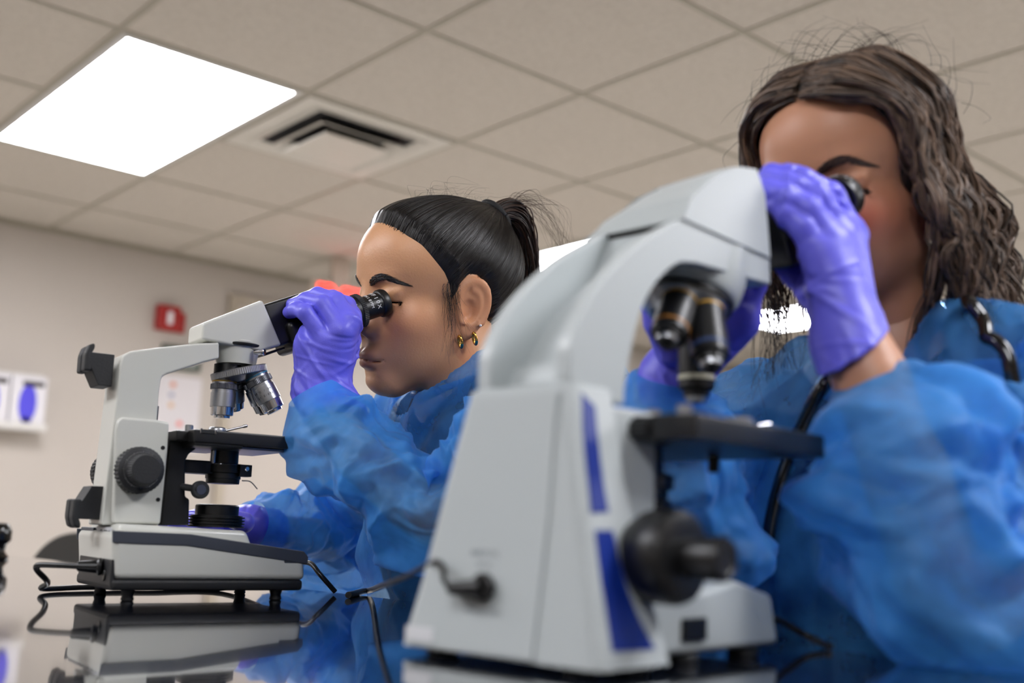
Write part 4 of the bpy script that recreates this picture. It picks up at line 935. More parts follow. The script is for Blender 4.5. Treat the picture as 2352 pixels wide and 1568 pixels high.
def sleeve(pts, rad, seed, amp=.010, nf=90, step=.0025, nth=176, squash=None, cuff=.055, low=.10, sag=0., fac=1.):
    """crumpled non-woven sleeve; first point is the cuff"""
    P, R, t = resample(pts, rad, step); m = len(P); T = np.gradient(P, axis=0); T /= np.linalg.norm(T, axis=1)[:, None]
    u = np.array([0, 0, 1.]); N = np.zeros_like(P); a = np.cross(T[0], np.array([.3, .9, .1])); N[0] = a/np.linalg.norm(a)
    for i in range(1, m): v = N[i-1]-T[i]*(N[i-1]@T[i]); N[i] = v/np.linalg.norm(v)
    B = np.cross(T, N); th_ = np.linspace(0, 2*np.pi, nth, endpoint=False); rg = np.random.default_rng(seed)
    ang, tt = np.meshgrid(th_, t); H = np.zeros_like(ang)
    for k in range(10):                                             # broad unevenness
        f_, ph, kk = rg.uniform(8, 40), rg.uniform(0, 6.3), rg.integers(1, 4); H += low*.35*np.sin(kk*ang+f_*tt+ph)*rg.uniform(.3, 1)/kk**.5
    for k in range(nf):                                             # creases
        c_a, c_t = rg.uniform(0, 6.283), rg.uniform(-.01, t[-1]); di = rg.choice([rg.uniform(-.5, .5), rg.uniform(.5, 1.3), rg.uniform(-1.3, -.5), 1.57+rg.uniform(-.25, .25)], p=[.42, .22, .22, .14])
        da = (ang-c_a+np.pi) % (2*np.pi)-np.pi; Rm = R.mean(); du = da*Rm; dv = tt-c_t; al = dv*np.cos(di)+du*np.sin(di); ac = -dv*np.sin(di)+du*np.cos(di)
        L_, W_ = rg.uniform(.03, .11), rg.uniform(.010, .034); H += (rg.uniform(.4, 1)*amp*W_/.022*rg.choice([1, 1, -.8]))*np.exp(-(al/L_)**2)*np.clip(1-np.abs(ac)/W_, 0, 1)/Rm
    for k in range(int(nf*1.3)):                                    # sharp narrow creases
        c_a, c_t = rg.uniform(0, 6.283), rg.uniform(0, t[-1]); di = rg.choice([rg.uniform(-.6, .6), rg.uniform(.6, 1.4), rg.uniform(-1.4, -.6)], p=[.5, .25, .25])
        da = (ang-c_a+np.pi) % (2*np.pi)-np.pi; du = da*R.mean(); dv = tt-c_t; al = dv*np.cos(di)+du*np.sin(di); ac = -dv*np.sin(di)+du*np.cos(di)+.12*np.sin(al*25)*.05
        L_, W_ = rg.uniform(.02, .07), rg.uniform(.005, .011); H += rg.choice([1, -1])*rg.uniform(.5, 1)*.0042*fac*W_/.011*np.exp(-(al/L_)**2)*np.clip(1-np.abs(ac)/W_, 0, 1)/R.mean()
    Rm = R.mean(); w0 = .5-.5*np.cos(ang)                       # blend two unwrappings so that the seam stays closed
    for cell, am in ((.056, .0095), (.034, .0085), (.019, .0045)):
        r1 = np.random.default_rng(seed+int(cell*1e4)); Ha = facet(((ang+np.pi) % (2*np.pi))*Rm, tt, cell, r1); r1 = np.random.default_rng(seed+int(cell*1e4)+1); Hb = facet(ang*Rm, tt, cell, r1)
        wb = sstep(.10, .22, w0); H += am*(Ha*(1-wb)+Hb*wb)/Rm*fac
    H = np.where(H < 0, H*.60, H*.95); env = .12+.88*sstep(0, cuff, tt); H = H*env
    RR = R[:, None]*(1+H); V = P[:, None]+RR[..., None]*(np.cos(ang)[..., None]*N[:, None]+np.sin(ang)[..., None]*B[:, None])
    if sag: V[..., 2] -= sag*np.clip(-np.cos(0)*0+(P[:, None, 2]-V[..., 2])/R[:, None], 0, 1)
    V = V.reshape(-1, 3); i, k = np.meshgrid(np.arange(m-1), np.arange(nth), indexing='ij'); k2 = (k+1) % nth
    F = np.stack([i*nth+k, i*nth+k2, (i+1)*nth+k2, (i+1)*nth+k], -1).reshape(-1, 4); return V, F
def on_bench(V):
    """cloth that would sink into the bench top lies on it instead"""
    X = RH[0]*V[:, 0]+FH[0]*V[:, 1]; z0 = -HT+.0012; V = V.copy(); m = (X < bx1+.002) & (V[:, 2] < z0); V[m, 2] = z0; return V
def person(label, hp, hyaw, hpitch, hroll, off, body_chains, m_skin, neck, hscale=1.):
    """root Empty on the floor and one continuous body mesh; returns root, head matrix"""
    root = thing('person', label, 'person', Frame((off[0], off[1], -CAM_Z), 0)); M = pose(hyaw, hpitch, hroll); off = np.array([off[0], off[1], -CAM_Z])
    hv, hf = surface_nets(lambda P: smin(head_sdf(P), sd_chain(P, [((np.array(q)-hp)@M)/hscale for q in neck[0]], [r/hscale for r in neck[1]], .02), .018), (-.13, -.11, -.175), (.13, .11, .13), .0017)
    hv = relax(hv, hf, 2, .35); nh = len(hv)
    x, y, z = hv.T; lip = np.exp(-((z+.0655)/.0055)**2-(y/.017)**4)+np.exp(-((z+.0770)/.0055)**2-(y/.0155)**4); lip = np.clip(lip, 0, 1)*(x > .07)
    bl = np.exp(-((z+.030)/.022)**2-((np.abs(y)-.042)/.022)**2)*(x > .01); bl = np.maximum(bl, .5*np.exp(-((z+.036)/.012)**2-(y/.02)**2)*(x > .08)); ear = ((np.abs(y) > .066) & (x < .012) & (z < .03) & (x > -.035))*.55; bl = np.maximum(bl, ear)
    HV = hv*hscale@M.T+hp
    allp = [p for c in body_chains for p in c[0]]; lo, hi = bounds(allp, .2)
    def bf(P):
        d = None
        for pts, rs, k in body_chains: q = sd_chain(P, pts, rs, k); d = q if d is None else smin(d, q, k)
        return d
    bv, bfc = surface_nets(bf, lo, hi, .008); bv = relax(bv, bfc, 2, .4)
    V, F = merge([(HV, hf), (bv, bfc)]); z0 = np.zeros(len(bv))
    b = netobj('body', V-off, F, m_skin, root, {'lip': np.r_[lip, z0], 'blush': np.r_[bl, z0]}); return root, M, off, bf, hv, hf
def strand_mesh(name, paths, m, parent, off, n=4):
    V = []; F = []; o = 0; A = []; rg_ = np.random.default_rng(len(paths))
    for P, r in paths:
        k = len(P); T = np.gradient(P, axis=0); T /= np.linalg.norm(T, axis=1)[:, None]+1e-9; a = np.cross(T, [.31, .2, .93]); a /= np.linalg.norm(a, axis=1)[:, None]+1e-9; b = np.cross(T, a)
        an = np.linspace(0, 2*np.pi, n, endpoint=False); R = np.broadcast_to(r, (k,))
        v = P[:, None]+R[:, None, None]*(np.cos(an)[None, :, None]*a[:, None]+np.sin(an)[None, :, None]*b[:, None]); V.append(v.reshape(-1, 3)); ra = rg_.uniform(0, 1, 2); aa = np.empty((k, n, 3)); aa[..., 0] = ra[0]; aa[..., 1] = ra[1]; aa[..., 2] = np.linspace(0, .2, k)[:, None]; A.append(aa.reshape(-1, 3))
        i, j = np.meshgrid(np.arange(k-1), np.arange(n), indexing='ij'); j2 = (j+1) % n; F.append(np.stack([i*n+j, i*n+j2, (i+1)*n+j2, (i+1)*n+j], -1).reshape(-1, 4)+o); o += k*n
    return netobj(name, np.vstack(V)-off, np.vstack(F), m, parent, {'strand': np.vstack(A)})
def hair_mat(name, c0, c1, rough=.32, attr='strand', scale=1., bump=.5):
    m = bpy.data.materials.new(name); m.use_nodes = True; nt = m.node_tree; b = nt.nodes['Principled BSDF']; b.inputs['Roughness'].default_value = rough; b.inputs['Specular IOR Level'].default_value = .48
    at_ = nt.nodes.new('ShaderNodeAttribute'); at_.attribute_name = attr
    vm = nt.nodes.new('ShaderNodeVectorMath'); vm.operation = 'MULTIPLY'; vm.inputs[1].default_value = (260*scale, 260*scale, 6); nt.links.new(at_.outputs['Vector'], vm.inputs[0])
    n = nt.nodes.new('ShaderNodeTexNoise'); n.inputs['Scale'].default_value = 1; n.inputs['Detail'].default_value = 4; n.inputs['Roughness'].default_value = .65; nt.links.new(vm.outputs[0], n.inputs['Vector'])
    mx = nt.nodes.new('ShaderNodeMix'); mx.data_type = 'RGBA'; mx.inputs[6].default_value = lin(c0)+(1,); mx.inputs[7].default_value = lin(c1)+(1,); mr = nt.nodes.new('ShaderNodeMapRange'); mr.inputs[1].default_value = .4; mr.inputs[2].default_value = .68
    nt.links.new(n.outputs['Fac'], mr.inputs[0]); nt.links.new(mr.outputs[0], mx.inputs[0]); nt.links.new(mx.outputs[2], b.inputs['Base Color'])
    bp = nt.nodes.new('ShaderNodeBump'); bp.inputs['Strength'].default_value = bump; bp.inputs['Distance'].default_value = .0015; nt.links.new(n.outputs['Fac'], bp.inputs['Height']); nt.links.new(bp.outputs['Normal'], b.inputs['Normal'])
    return m
def toV3(px, py, d): return at(px, py, d)
def fpts(*a): return [at(*q) for q in a]
def brow_and_lash(root, off, M, hp, m, hs=1.):
    """eyebrow and lash strands following the face"""
    rg = np.random.default_rng(3)
    for sgn in (1, -1):
        paths = []
        for k in range(230):
            t = rg.uniform(0, 1); y = .012+.036*t; z = .0128+.0095*math.sin(min(t, .66)/.66*1.4)-.022*max(0, t-.62); wdt = .0044*(1-.78*t**2)*(.55+.45*min(1, t/.25))
            dz = rg.uniform(-1, 1)*wdt; p0 = surf(np.array([.12, sgn*y, z+dz])); L_ = .0085*rg.uniform(.6, 1); dirv = np.array([-.12, sgn*(.75+.25*t), .38-.75*t]); dirv /= np.linalg.norm(dirv)
            p1 = surf(np.array([.12, p0[1]+dirv[1]*L_, p0[2]+dirv[2]*L_])); mid = (p0+p1)/2+np.array([.0012, 0, .0003]); P = np.array([p0, mid, p1+np.array([.0004, 0, 0])]); paths.append((P*hs@M.T+hp, np.array([.00038, .00034, .00012])))
        strand_mesh('eyebrow', paths, m, root, off)
        paths = []
        for k in range(46):
            t = k/45; y = .0205+.0245*t; z = -.0072-.0022*math.cos((t-.5)*2.4)+.0018; p0 = surf(np.array([.12, sgn*y, z])); L_ = .0075+.003*t; dv = np.array([.75-.35*t, sgn*(.15+.75*t), -.42]); dv /= np.linalg.norm(dv)
            P = np.array([p0, p0+dv*L_*.5+np.array([0, 0, -.0006]), p0+dv*L_+np.array([0, 0, .0012])]); paths.append((P*hs@M.T+hp, np.array([.00036, .00026, .00008])))
        ln = np.array([surf(np.array([.12, sgn*y, -.0072-.0022*math.cos(((y-.0205)/.0245-.5)*2.4)+.0016]))+np.array([.0002, 0, 0]) for y in np.linspace(.0190, .0460, 14)]); paths.append((ln*hs@M.T+hp, np.full(14, .0007)))
        strand_mesh('eyelashes', paths, m, root, off)
def surf(p):
    """walk from p along -x to the face surface"""
    p = np.array(p, float)
    for _ in range(60):
        d = float(head_sdf(p[None])[0])
        if abs(d) < 1e-4: break
        p[0] -= d*.8
    return p
def cast(o, d):
    """sphere-trace from o along d onto the head"""
    o = np.array(o, float); d = np.array(d, float); d /= np.linalg.norm(d)
    for _ in range(60):
        q = float(head_sdf(o[None])[0])
        if q < 1e-4: break
        o = o+d*q*.85
    return o if abs(q) < .002 else None
m_stool = mat('stool_black_vinyl', (24, 24, 26), .5); m_stoolc = mat('stool_chrome', (180, 180, 184), .25, 1.)
def stool(V2, zs, label):
    s = thing('lab_stool', label, 'stool', Frame((V2[0], V2[1], -CAM_Z), 20)); h = zs+CAM_Z
    bm = bmesh.new(); lathe(bm, [(.15, h-.06), (.17, h-.05), (.175, h-.02), (.16, h), (.1, h+.003)], 40); bmobj('seat', bm, m_stool, s)
    bm = bmesh.new(); lathe(bm, [(.022, .09), (.022, h-.058)], 20); bmobj('column', bm, m_stoolc, s)
    for k in range(5):
        a = k*math.tau/5; tube('leg', [(.015*math.cos(a), .015*math.sin(a), .10), (.14*math.cos(a), .14*math.sin(a), .075), (.27*math.cos(a), .27*math.sin(a), .018)], .014, m_stoolc, s, 10, 4)
    return s
# ================================================================== woman with the ponytail (left, in focus)
HSA = 1.041; hpA = np.array([-.0935, 1.2428, .2678])*HSA; at0 = at; KA = 1.0
def at(px, py, d): return at0(px, py, d*KA)
hpA0 = hpA; FA = np.array([math.cos(math.radians(211)), math.sin(math.radians(211)), 0]); LA_ = np.array([-FA[1], FA[0], 0]); UP = np.array([0, 0, 1.])
S0 = hpA-FA*.085-UP*.125; shL = S0+LA_*.165-UP*.015; shR = S0-LA_*.165-UP*.015
elL = at(955, 1262, 1.10); wrL = at(738, 915, 1.185); wrR = at(575, 1206, 1.375); elR = at(790, 1250, 1.58)
pelv = S0-FA*.17-UP*.50; hipL = pelv+LA_*.09; hipR = pelv-LA_*.09; knL = hipL+FA*.36+LA_*.05-UP*.04; knR = hipR+FA*.36-LA_*.05-UP*.04; ftz = -CAM_Z+.05
ches = S0-FA*.03-UP*.16
neckA = ([hpA-FA*.018-UP*.03, hpA-FA*.038-UP*.085, S0+UP*.01], [.052, .0500, .056])
tor = lambda g=0: [([pelv+LA_*.05, ches+LA_*.055, S0+LA_*.04-UP*.035], [.135+g, .118+g, .075+g], .06), ([pelv-LA_*.05, ches-LA_*.055, S0-LA_*.04-UP*.035], [.135+g, .118+g, .075+g], .06), ([shL, S0-UP*.012, shR], [.052+g, .058+g, .052+g], .05)]
legs = [([hipL, knL, knL-UP*.40+FA*.02, knL*[1, 1, 0]+UP*ftz-FA*.0+FA*.1], [.095, .062, .045, .035], .03), ([hipR, knR, knR-UP*.40+FA*.02, knR*[1, 1, 0]+UP*ftz+FA*.1], [.095, .062, .045, .035], .03)]
armL = [at(745, 915, 1.185), at(752, 955, 1.178), at(825, 1045, 1.155), at(945, 1155, 1.125), at(1010, 1200, 1.11), at(1100, 1135, 1.115), at(1220, 1010, 1.13), shL]
chains = tor()+[(armL+[], [.022, .023, .027, .028, .027, .031, .036, .044], .008), ([shR, elR, wrR, at(520, 1203, 1.365)], [.048, .032, .019, .014], .02), ([S0-UP*.05, S0+UP*.0, hpA-FA*.04-UP*.075], [.07, .056, .048], .04)]+legs
A_root, MA, offA, bfA, hvA, hfA = person('woman with a dark ponytail in a blue gown looking into the cream microscope', hpA, 211, 7.9, -9.7, (pelv[0], pelv[1]), chains, m_skinA, neckA, HSA)
loc = lambda P: np.asarray(P)*HSA@MA.T+hpA
# slicked-back hair: a shell over the skull, thinning out at the hairline
HL = np.array([(.083, .088), (.071, .082), (.058, .066), (.046, .056), (.034, .040), (.0225, .026), (.0150, .012), (.0125, -.004), (.011, -.016), (.005, -.012), (.0035, .010), (-.004, .0235), (-.016, .0245), (-.0275, .014), (-.033, -.006), (-.031, -.026), (-.036, -.045), (-.055, -.062), (-.085, -.062)])
def hl_dist(x, z):
    """signed distance to the hairline in the side view, positive inside the hair"""
    best = np.full(len(x), 1e9)
    for (ax, az), (bx, bz) in zip(HL, HL[1:]):
        dx, dz = bx-ax, bz-az; t = np.clip(((x-ax)*dx+(z-az)*dz)/(dx*dx+dz*dz), 0, 1); best = np.minimum(best, np.hypot(x-ax-t*dx, z-az-t*dz))
    poly = np.vstack([HL, [(-.2, -.062), (-.2, .2), (.083, .2)]]); ins = np.zeros(len(x), bool); j = len(poly)-1
    for i in range(len(poly)):
        (xi, zi), (xj, zj) = poly[i], poly[j]; c = ((zi > z) != (zj > z)) & (x < (xj-xi)*(z-zi)/(zj-zi+1e-12)+xi); ins ^= c; j = i
    return np.where(ins, best, -best)
TIE = np.array([-.074, 0, .094])
def skull_sdf(P):
    d = sd_ell(P, (-.012, 0, .034), (.094, .0735, .076)); d = smin(d, sd_ell(P, (.030, 0, .040), (.0575, .060, .056)), .02)
    d = smin(d, sd_ell(P, (.026, 0, -.018), (.055, .0545, .062)), .018); d = smin(d, sd_ell(P*[1, 0, 1]+np.abs(P*[0, 1, 0]), (.036, .032, -.028), (.036, .028, .026)), .014); return d
def hairA(P):
    s = hl_dist(P[:, 0]-.012*np.clip(np.abs(P[:, 1])/.05, 0, 1)*(P[:, 2] > .05)*0, P[:, 2]); th_ = -.004+.0115*np.clip((s+.004)/.020, 0, 1)**.7
    d = skull_sdf(P)-th_; return smin(d, sd_ell(P, (-.066, 0, .084), (.026, .024, .022)), .022)
V, F = surface_nets(hairA, (-.135, -.1, -.1), (.11, .1, .14), .0017); V = relax(V, F, 2, .4)
ctr = np.array([.02, 0, -.01]); ax_ = TIE-ctr; ax_ /= np.linalg.norm(ax_); q = V-TIE; e1 = np.array([0, 1., 0]); e2 = np.cross(ax_, e1); phi = np.arctan2(q@e2, q@e1)
st = np.stack([np.cos(phi)*.14, np.sin(phi)*.14, np.linalg.norm(q, axis=1)], 1)
m_hairA = hair_mat('hair_black_brown', (9, 7, 6), (30, 23, 21), .30, scale=2.2, bump=.6)
N = vnormals(V, F); cl = sum(np.sin(phi*f_+p_)*w_ for f_, p_, w_ in ((37, .3, 1), (61, 1.2, .8), (97, 2.1, .6), (143, .5, .4))); V = V+N*(cl*.00026*np.clip(hl_dist(V[:, 0], V[:, 2])/.02, 0, 1))[:, None]
hair = netobj('hair', loc(V)-offA, F, m_hairA, A_root, {'strand': st})
rg = np.random.default_rng(5)
m_str = mat('hair_strand_dark', (22, 16, 14), .35)
# combed strands over the shell and wisps along the hairline
paths = []
for k in range(420):
    i = rg.integers(len(HL)-1); t = rg.uniform(); s = HL[i]*(1-t)+HL[i+1]*t; x_, z_ = s; sg = 1 if rg.uniform() < .75 else -1
    if z_ < -.05: continue
    ya = .2; p0 = cast((x_+.0*ya, sg*ya, z_+.006), (0, -sg, 0)) if x_ < .06 else cast((.3, sg*rg.uniform(0, .035), .30), np.array([x_, sg*rg.uniform(0, .03), z_])-np.array([.3, 0, .30]))
    if p0 is None: continue
    P = [p0]
    for u_ in np.linspace(.08, rg.uniform(.25, .8), 9):
        g = p0*(1-u_)+TIE*u_; dirg = g-np.array([-.01, 0, .03]); dirg /= np.linalg.norm(dirg); o_ = g+dirg*.08
        for _ in range(30):
            dd_ = float(hairA(o_[None])[0])
            if dd_ < 2e-4: break
            o_ = o_-dirg*dd_*.8
        P.append(o_+dirg*.0004)
    P = np.array(P); paths.append((loc(smooth_path(P, 3)), np.linspace(.00030, .00012, (len(P)-1)*3+1)))
strand_mesh('hairline_strands', paths, m_str, A_root, offA)
paths = []
for k in range(60):
    p0 = cast((.012+rg.uniform(-.006, .012), .2, rg.uniform(-.006, .016)), (0, -1, 0))
    if p0 is None: continue
    L_ = rg.uniform(.02, .075); P = [p0+np.array([-.006, .001, .006]), p0+np.array([0, .002, 0])]
    dv = np.array([rg.uniform(-.25, .18), rg.uniform(.0, .16), -1.]); b_ = rg.normal(size=3)*.006
    for u_ in (.4, .7, 1.): P.append(p0+dv*L_*u_+np.array([0, .004, 0])+b_*u_**2)
    P = np.array(P); paths.append((loc(smooth_path(P, 4)), np.linspace(.00018, .00007, (len(P)-1)*4+1)))
strand_mesh('sideburn_wisps', paths, m_str, A_root, offA)
paths = []
for k in range(44):
    a = rg.uniform(-.5, 1.2); p0 = np.array([.03-rg.uniform(0, .11), rg.uniform(-.04, .05), .108]); p0 = p0-np.array([0, 0, float(hairA(p0[None])[0])]); L_ = rg.uniform(.012, .04); dv = np.array([rg.uniform(-1, .6), rg.uniform(-.3, .3), rg.uniform(.3, 1)]); P = np.array([p0, p0+dv*L_*.5, p0+dv*L_*.8+np.array([-.3, 0, -.2])*L_, p0+np.array([-1.1, 0, .4])*L_])
    paths.append((loc(smooth_path(P, 4)), np.linspace(.00012, .00005, 13)))
strand_mesh('flyaway_hairs', paths, m_str, A_root, offA)
# ponytail and its tie
V_, F_ = tube_np([TIE+np.array([.0225, 0, -.004])*np.array([0, 0, 0])+.0205*np.array([0, math.cos(a), 0])+.0205*math.sin(a)*np.array([.62, 0, .78]) for a in np.linspace(0, 2*np.pi, 33)], .0042, 10)
tie_c = TIE+np.array([-.010, 0, .002])
V_ = V_+(tie_c-TIE); o_ = meshobj('hair_tie', (loc(V_)-offA), F_, mat('hair_tie_black', (16, 16, 18), .7), A_root, 60)
paths = []; m_pony = hair_mat('hair_ponytail', (18, 12, 10), (74, 52, 40), .34, scale=.6, bump=.3); att = []
for k in range(520):
    a = rg.uniform(0, 6.283); r_ = math.sqrt(rg.uniform()); c_ = r_*np.array([0, math.cos(a), math.sin(a)]); L_ = rg.uniform(.8, 1.06)
    ctrl = [tie_c+np.array([.012, 0, -.006])+c_*.014, tie_c+np.array([-.012, 0, .006])+c_*.015, tie_c+np.array([-.031, 0, -.002])*(.9+.1*L_)+c_*.021+rg.normal(size=3)*.0015, tie_c+np.array([-.042, 0, -.034])+c_*.025+rg.normal(size=3)*.003, tie_c+np.array([-.045, -.003, -.080])+c_*.026+rg.normal(size=3)*.004, tie_c+np.array([-.042, -.005, -.130*L_])+c_*.023+rg.normal(size=3)*.006, tie_c+np.array([-.035, -.006, -.180*L_])+c_*.014+rg.normal(size=3)*.009]
    n_ = (len(ctrl)-1)*4+1; paths.append((loc(smooth_path(np.array(ctrl), 4)), np.interp(np.linspace(0, 1, n_), [0, .6, 1], [.0011, .0012, .0002])))
strand_mesh('ponytail', paths, m_pony, A_root, offA)
paths = []
for k in range(46):
    a = rg.uniform(-.6, 1.2); ctrl = [tie_c+np.array([-.012, rg.uniform(-.012, .012), .012]), tie_c+np.array([-.045, rg.uniform(-.02, .02), rg.uniform(.012, .034)]), tie_c+np.array([rg.uniform(-.10, -.08), rg.uniform(-.02, .02), rg.uniform(-.03, .015)]), tie_c+np.array([rg.uniform(-.125, -.09), rg.uniform(-.03, .03), rg.uniform(-.09, -.04)])]
    paths.append((loc(smooth_path(np.array(ctrl), 6)), np.linspace(.00022, .00006, 19)))
strand_mesh('ponytail_wisps', paths, mat('hair_strand_brown', (58, 40, 30), .4), A_root, offA)
brow_and_lash(A_root, offA, MA, hpA, m_str, HSA)
# earrings on the left ear: two gold hoops and a stud
m_gold = mat('earring_gold', (214, 170, 86), .2, 1.); m_teal = mat('earring_teal_enamel', (24, 92, 110), .25); m_gem = mat('stud_crystal', (225, 228, 235), .08, .3)
for (ex_, ez_), nm in (((.0035, -.050), 0), ((-.0105, -.0465), 0)):
    c_ = cast((ex_, .2, -.040), (0, -1, 0))+np.array([0, .001, 0]); c_[2] = ez_
    R_ = np.array([[1, 0, 0], [0, 1, 0], [0, 0, 1.]]); P = np.array([c_+np.array([.0012*math.sin(a), .0034*math.cos(a), .0062*math.sin(a)]) for a in np.linspace(0, 2*np.pi, 29)])
    V_, F_ = tube_np(P, .0016, 10); h_ = meshobj('hoop_earring', loc(V_)-offA, F_, m_gold, A_root, 60)
    P = np.array([c_+np.array([.0012*math.sin(a), .0036*math.cos(a), .0064*math.sin(a)]) for a in np.linspace(-1.5, -.35, 9)]); V_, F_ = tube_np(P, .00165, 10); meshobj('enamel_inlay', loc(V_)-offA, F_, m_teal, h_, 60)
c_ = cast((-.0155, .2, -.032), (0, -1, 0)); bm = bmesh.new(); bmesh.ops.create_icosphere(bm, subdivisions=2, radius=.0016, matrix=Matrix.Translation(Vector(loc(c_+np.array([0, .0008, 0]))-offA))); bmobj('ear_stud', bm, m_gem, A_root)
# gloves
mcp = dict(p=at(750, 782, 1.168), r=at(783, 760, 1.166), m=at(801, 741, 1.173), i=at(806, 726, 1.188)); W = at(737, 905, 1.186)
palm = [(W, mcp['p'], .0225, .0125), (W, mcp['r'], .0225, .0120), (W, mcp['m'], .0215, .0115), (W+np.array([.006, .004, 0]), mcp['i'], .020, .0110), (at(762, 850, 1.196), at(796, 785, 1.205), .019, .0145), (at(712, 890, 1.184), at(712, 792, 1.182), .0175, .0155), (at(712, 792, 1.182), at(716, 762, 1.186), .0155, .0120)]
fing = [([mcp['p'], at(701, 717, 1.166), at(680, 710, 1.178), at(664, 717, 1.192)], [.0112, .0088, .0078, .0072]),
        ([mcp['r'], at(741, 697, 1.172), at(702, 689, 1.186), at(666, 703, 1.204)], [.0115, .0094, .0084, .0076]),
        ([mcp['m'], at(773, 690, 1.184), at(730, 677, 1.203), at(692, 689, 1.220)], [.0114, .0095, .0086, .0078]),
        ([mcp['i'], at(797, 700, 1.205), at(764, 683, 1.223), at(722, 683, 1.236)], [.0110, .0094, .0084, .0078]),
        ([at(790, 800, 1.203), at(803, 765, 1.225), at(797, 735, 1.245), at(776, 715, 1.258)], [.0145, .0115, .0098, .0085])]
dwn = elL-wrL; dwn /= np.linalg.norm(dwn)
armc = ([W, W+dwn*.03, W+dwn*.07], [.0265, .0300, .0325]); cut = (at(735, 975, 1.18), (dwn+np.array([-.35, 0, -.2]))/np.linalg.norm(dwn+np.array([-.35, 0, -.2])))
make_glove(A_root, offA, palm, fing, armc, cut, 21, axis=np.array([.9, .3, -.25]), nf=75, amp=.0030, region=lambda V: (V@dwn > at(740, 800, 1.18)@dwn))
g2 = dict(p=at(505, 1212, 1.345), r=at(498, 1202, 1.36), m=at(500, 1193, 1.375), i=at(510, 1188, 1.39)); W2 = at(570, 1208, 1.375)
palm2 = [(W2, g2[k], .020, .0125) for k in 'prmi']; fing2 = [([g2['p'], at(452, 1206, 1.335), at(418, 1203, 1.33), at(398, 1204, 1.325)], [.011, .009, .008, .0075]), ([g2['r'], at(440, 1196, 1.35), at(405, 1193, 1.34), at(380, 1195, 1.335)], [.0115, .0095, .0085, .0078]), ([g2['m'], at(440, 1190, 1.37), at(405, 1190, 1.36), at(375, 1198, 1.355)], [.0115, .0095, .0085, .0078]), ([g2['i'], at(450, 1187, 1.39), at(420, 1190, 1.38), at(395, 1196, 1.375)], [.0115, .0095, .0085, .0078]), ([at(560, 1200, 1.33), at(530, 1190, 1.32), at(500, 1188, 1.315)], [.013, .0105, .009])]
d2 = elR-wrR; d2 /= np.linalg.norm(d2); make_glove(A_root, offA, palm2, fing2, ([W2, W2+d2*.05], [.024, .029]), (W2+d2*.05, d2), 22, nf=40, axis=np.array([.3, .9, .3]))
# gown: torso shell plus two crumpled sleeves in one mesh
def gown_torso(chs, neckc, seed, top, h=.0045, nf=120):
    pts = [p for c in chs for p in c[0]]; lo, hi = bounds(pts, .2); lo[2] = max(lo[2], -.56)
    def gf(P):
        d = None
        for pt, rs, k in chs: q = sd_chain(P, pt, rs, k); d = q if d is None else smin(d, q, k)
        d = np.maximum(d, -.55-P[:, 2]); d = np.maximum(d, (P-top[0])@top[1]); return np.maximum(d, -sd_chain(P, neckc[0], neckc[1], .02))
    V, F = surface_nets(gf, lo, hi, h); V = relax(V, F, 3, .4); N = vnormals(V, F)
    return folds(V, N, nf, .017, seed, axis=(0, 0, -1), ln=(.06, .16), wd=(.014, .04), tilt=.8), F
gt = gown_torso(tor(.027), ([S0-UP*.06+FA*.02, S0+UP*.00+FA*.03, hpA-FA*.02-UP*.06], [.064, .080, .090]), 31, (S0+UP*.045, np.array([-.1*FA[0], -.1*FA[1], 1])))
s1 = sleeve([at(734, 900, 1.182), at(752, 940, 1.177), at(783, 995, 1.165), at(825, 1040, 1.152), at(945, 1145, 1.122), at(1010, 1190, 1.107), at(1100, 1125, 1.112), at(1220, 1000, 1.125), shL+UP*.01], [.0320, .0375, .0430, .0450, .0490, .0510, .055, .062, .062], 41, amp=.010, nf=90, low=.08, fac=1.5)
s2 = sleeve([wrR-d2*.004, wrR+d2*.03, wrR*.55+elR*.45+UP*.006, elR, elR*.6+shR*.4-FA*0, shR], [.030, .042, .052, .062, .066, .062], 42, amp=.010, nf=90, low=.08, fac=1.5)
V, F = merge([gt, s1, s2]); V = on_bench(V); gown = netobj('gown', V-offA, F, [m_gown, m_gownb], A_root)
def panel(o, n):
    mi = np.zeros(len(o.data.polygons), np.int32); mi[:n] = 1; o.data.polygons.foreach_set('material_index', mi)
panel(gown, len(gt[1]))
col = np.array([S0+UP*.040+(FA*math.cos(a)*.074+LA_*math.sin(a)*.078)+FA*.022-UP*.036*math.cos(a) for a in np.linspace(0, 2*np.pi, 41)]); V_, F_ = tube_np(col, .0042, 8); meshobj('collar_binding', V_-offA, F_, m_gown, gown, 60)
# scrubs and trousers below the gown
def scrubs(root, off, ch, legs_, h=.010):
    lo, hi = bounds([p for c in ch+legs_ for p in c[0]], .2); lo[2] = -CAM_Z+.045
    def sf(P):
        d = None
        for pt, rs, k in ch+legs_: q = sd_chain(P, pt, [r+.003 for r in rs], k); d = q if d is None else smin(d, q, k)
        return np.maximum(d, -CAM_Z+.06-P[:, 2])
    V, F = surface_nets(sf, lo, hi, h); V = relax(V, F, 2, .4); return netobj('scrubs', V-off, F, m_scrub, root)
scrubs(A_root, offA, tor(), [(l[0][:3], l[1][:3], l[2]) for l in legs])
stool((pelv[0]-FA[0]*.02, pelv[1]-FA[1]*.02), pelv[2]-.148, 'round black stool under the woman with the ponytail')

at = at0
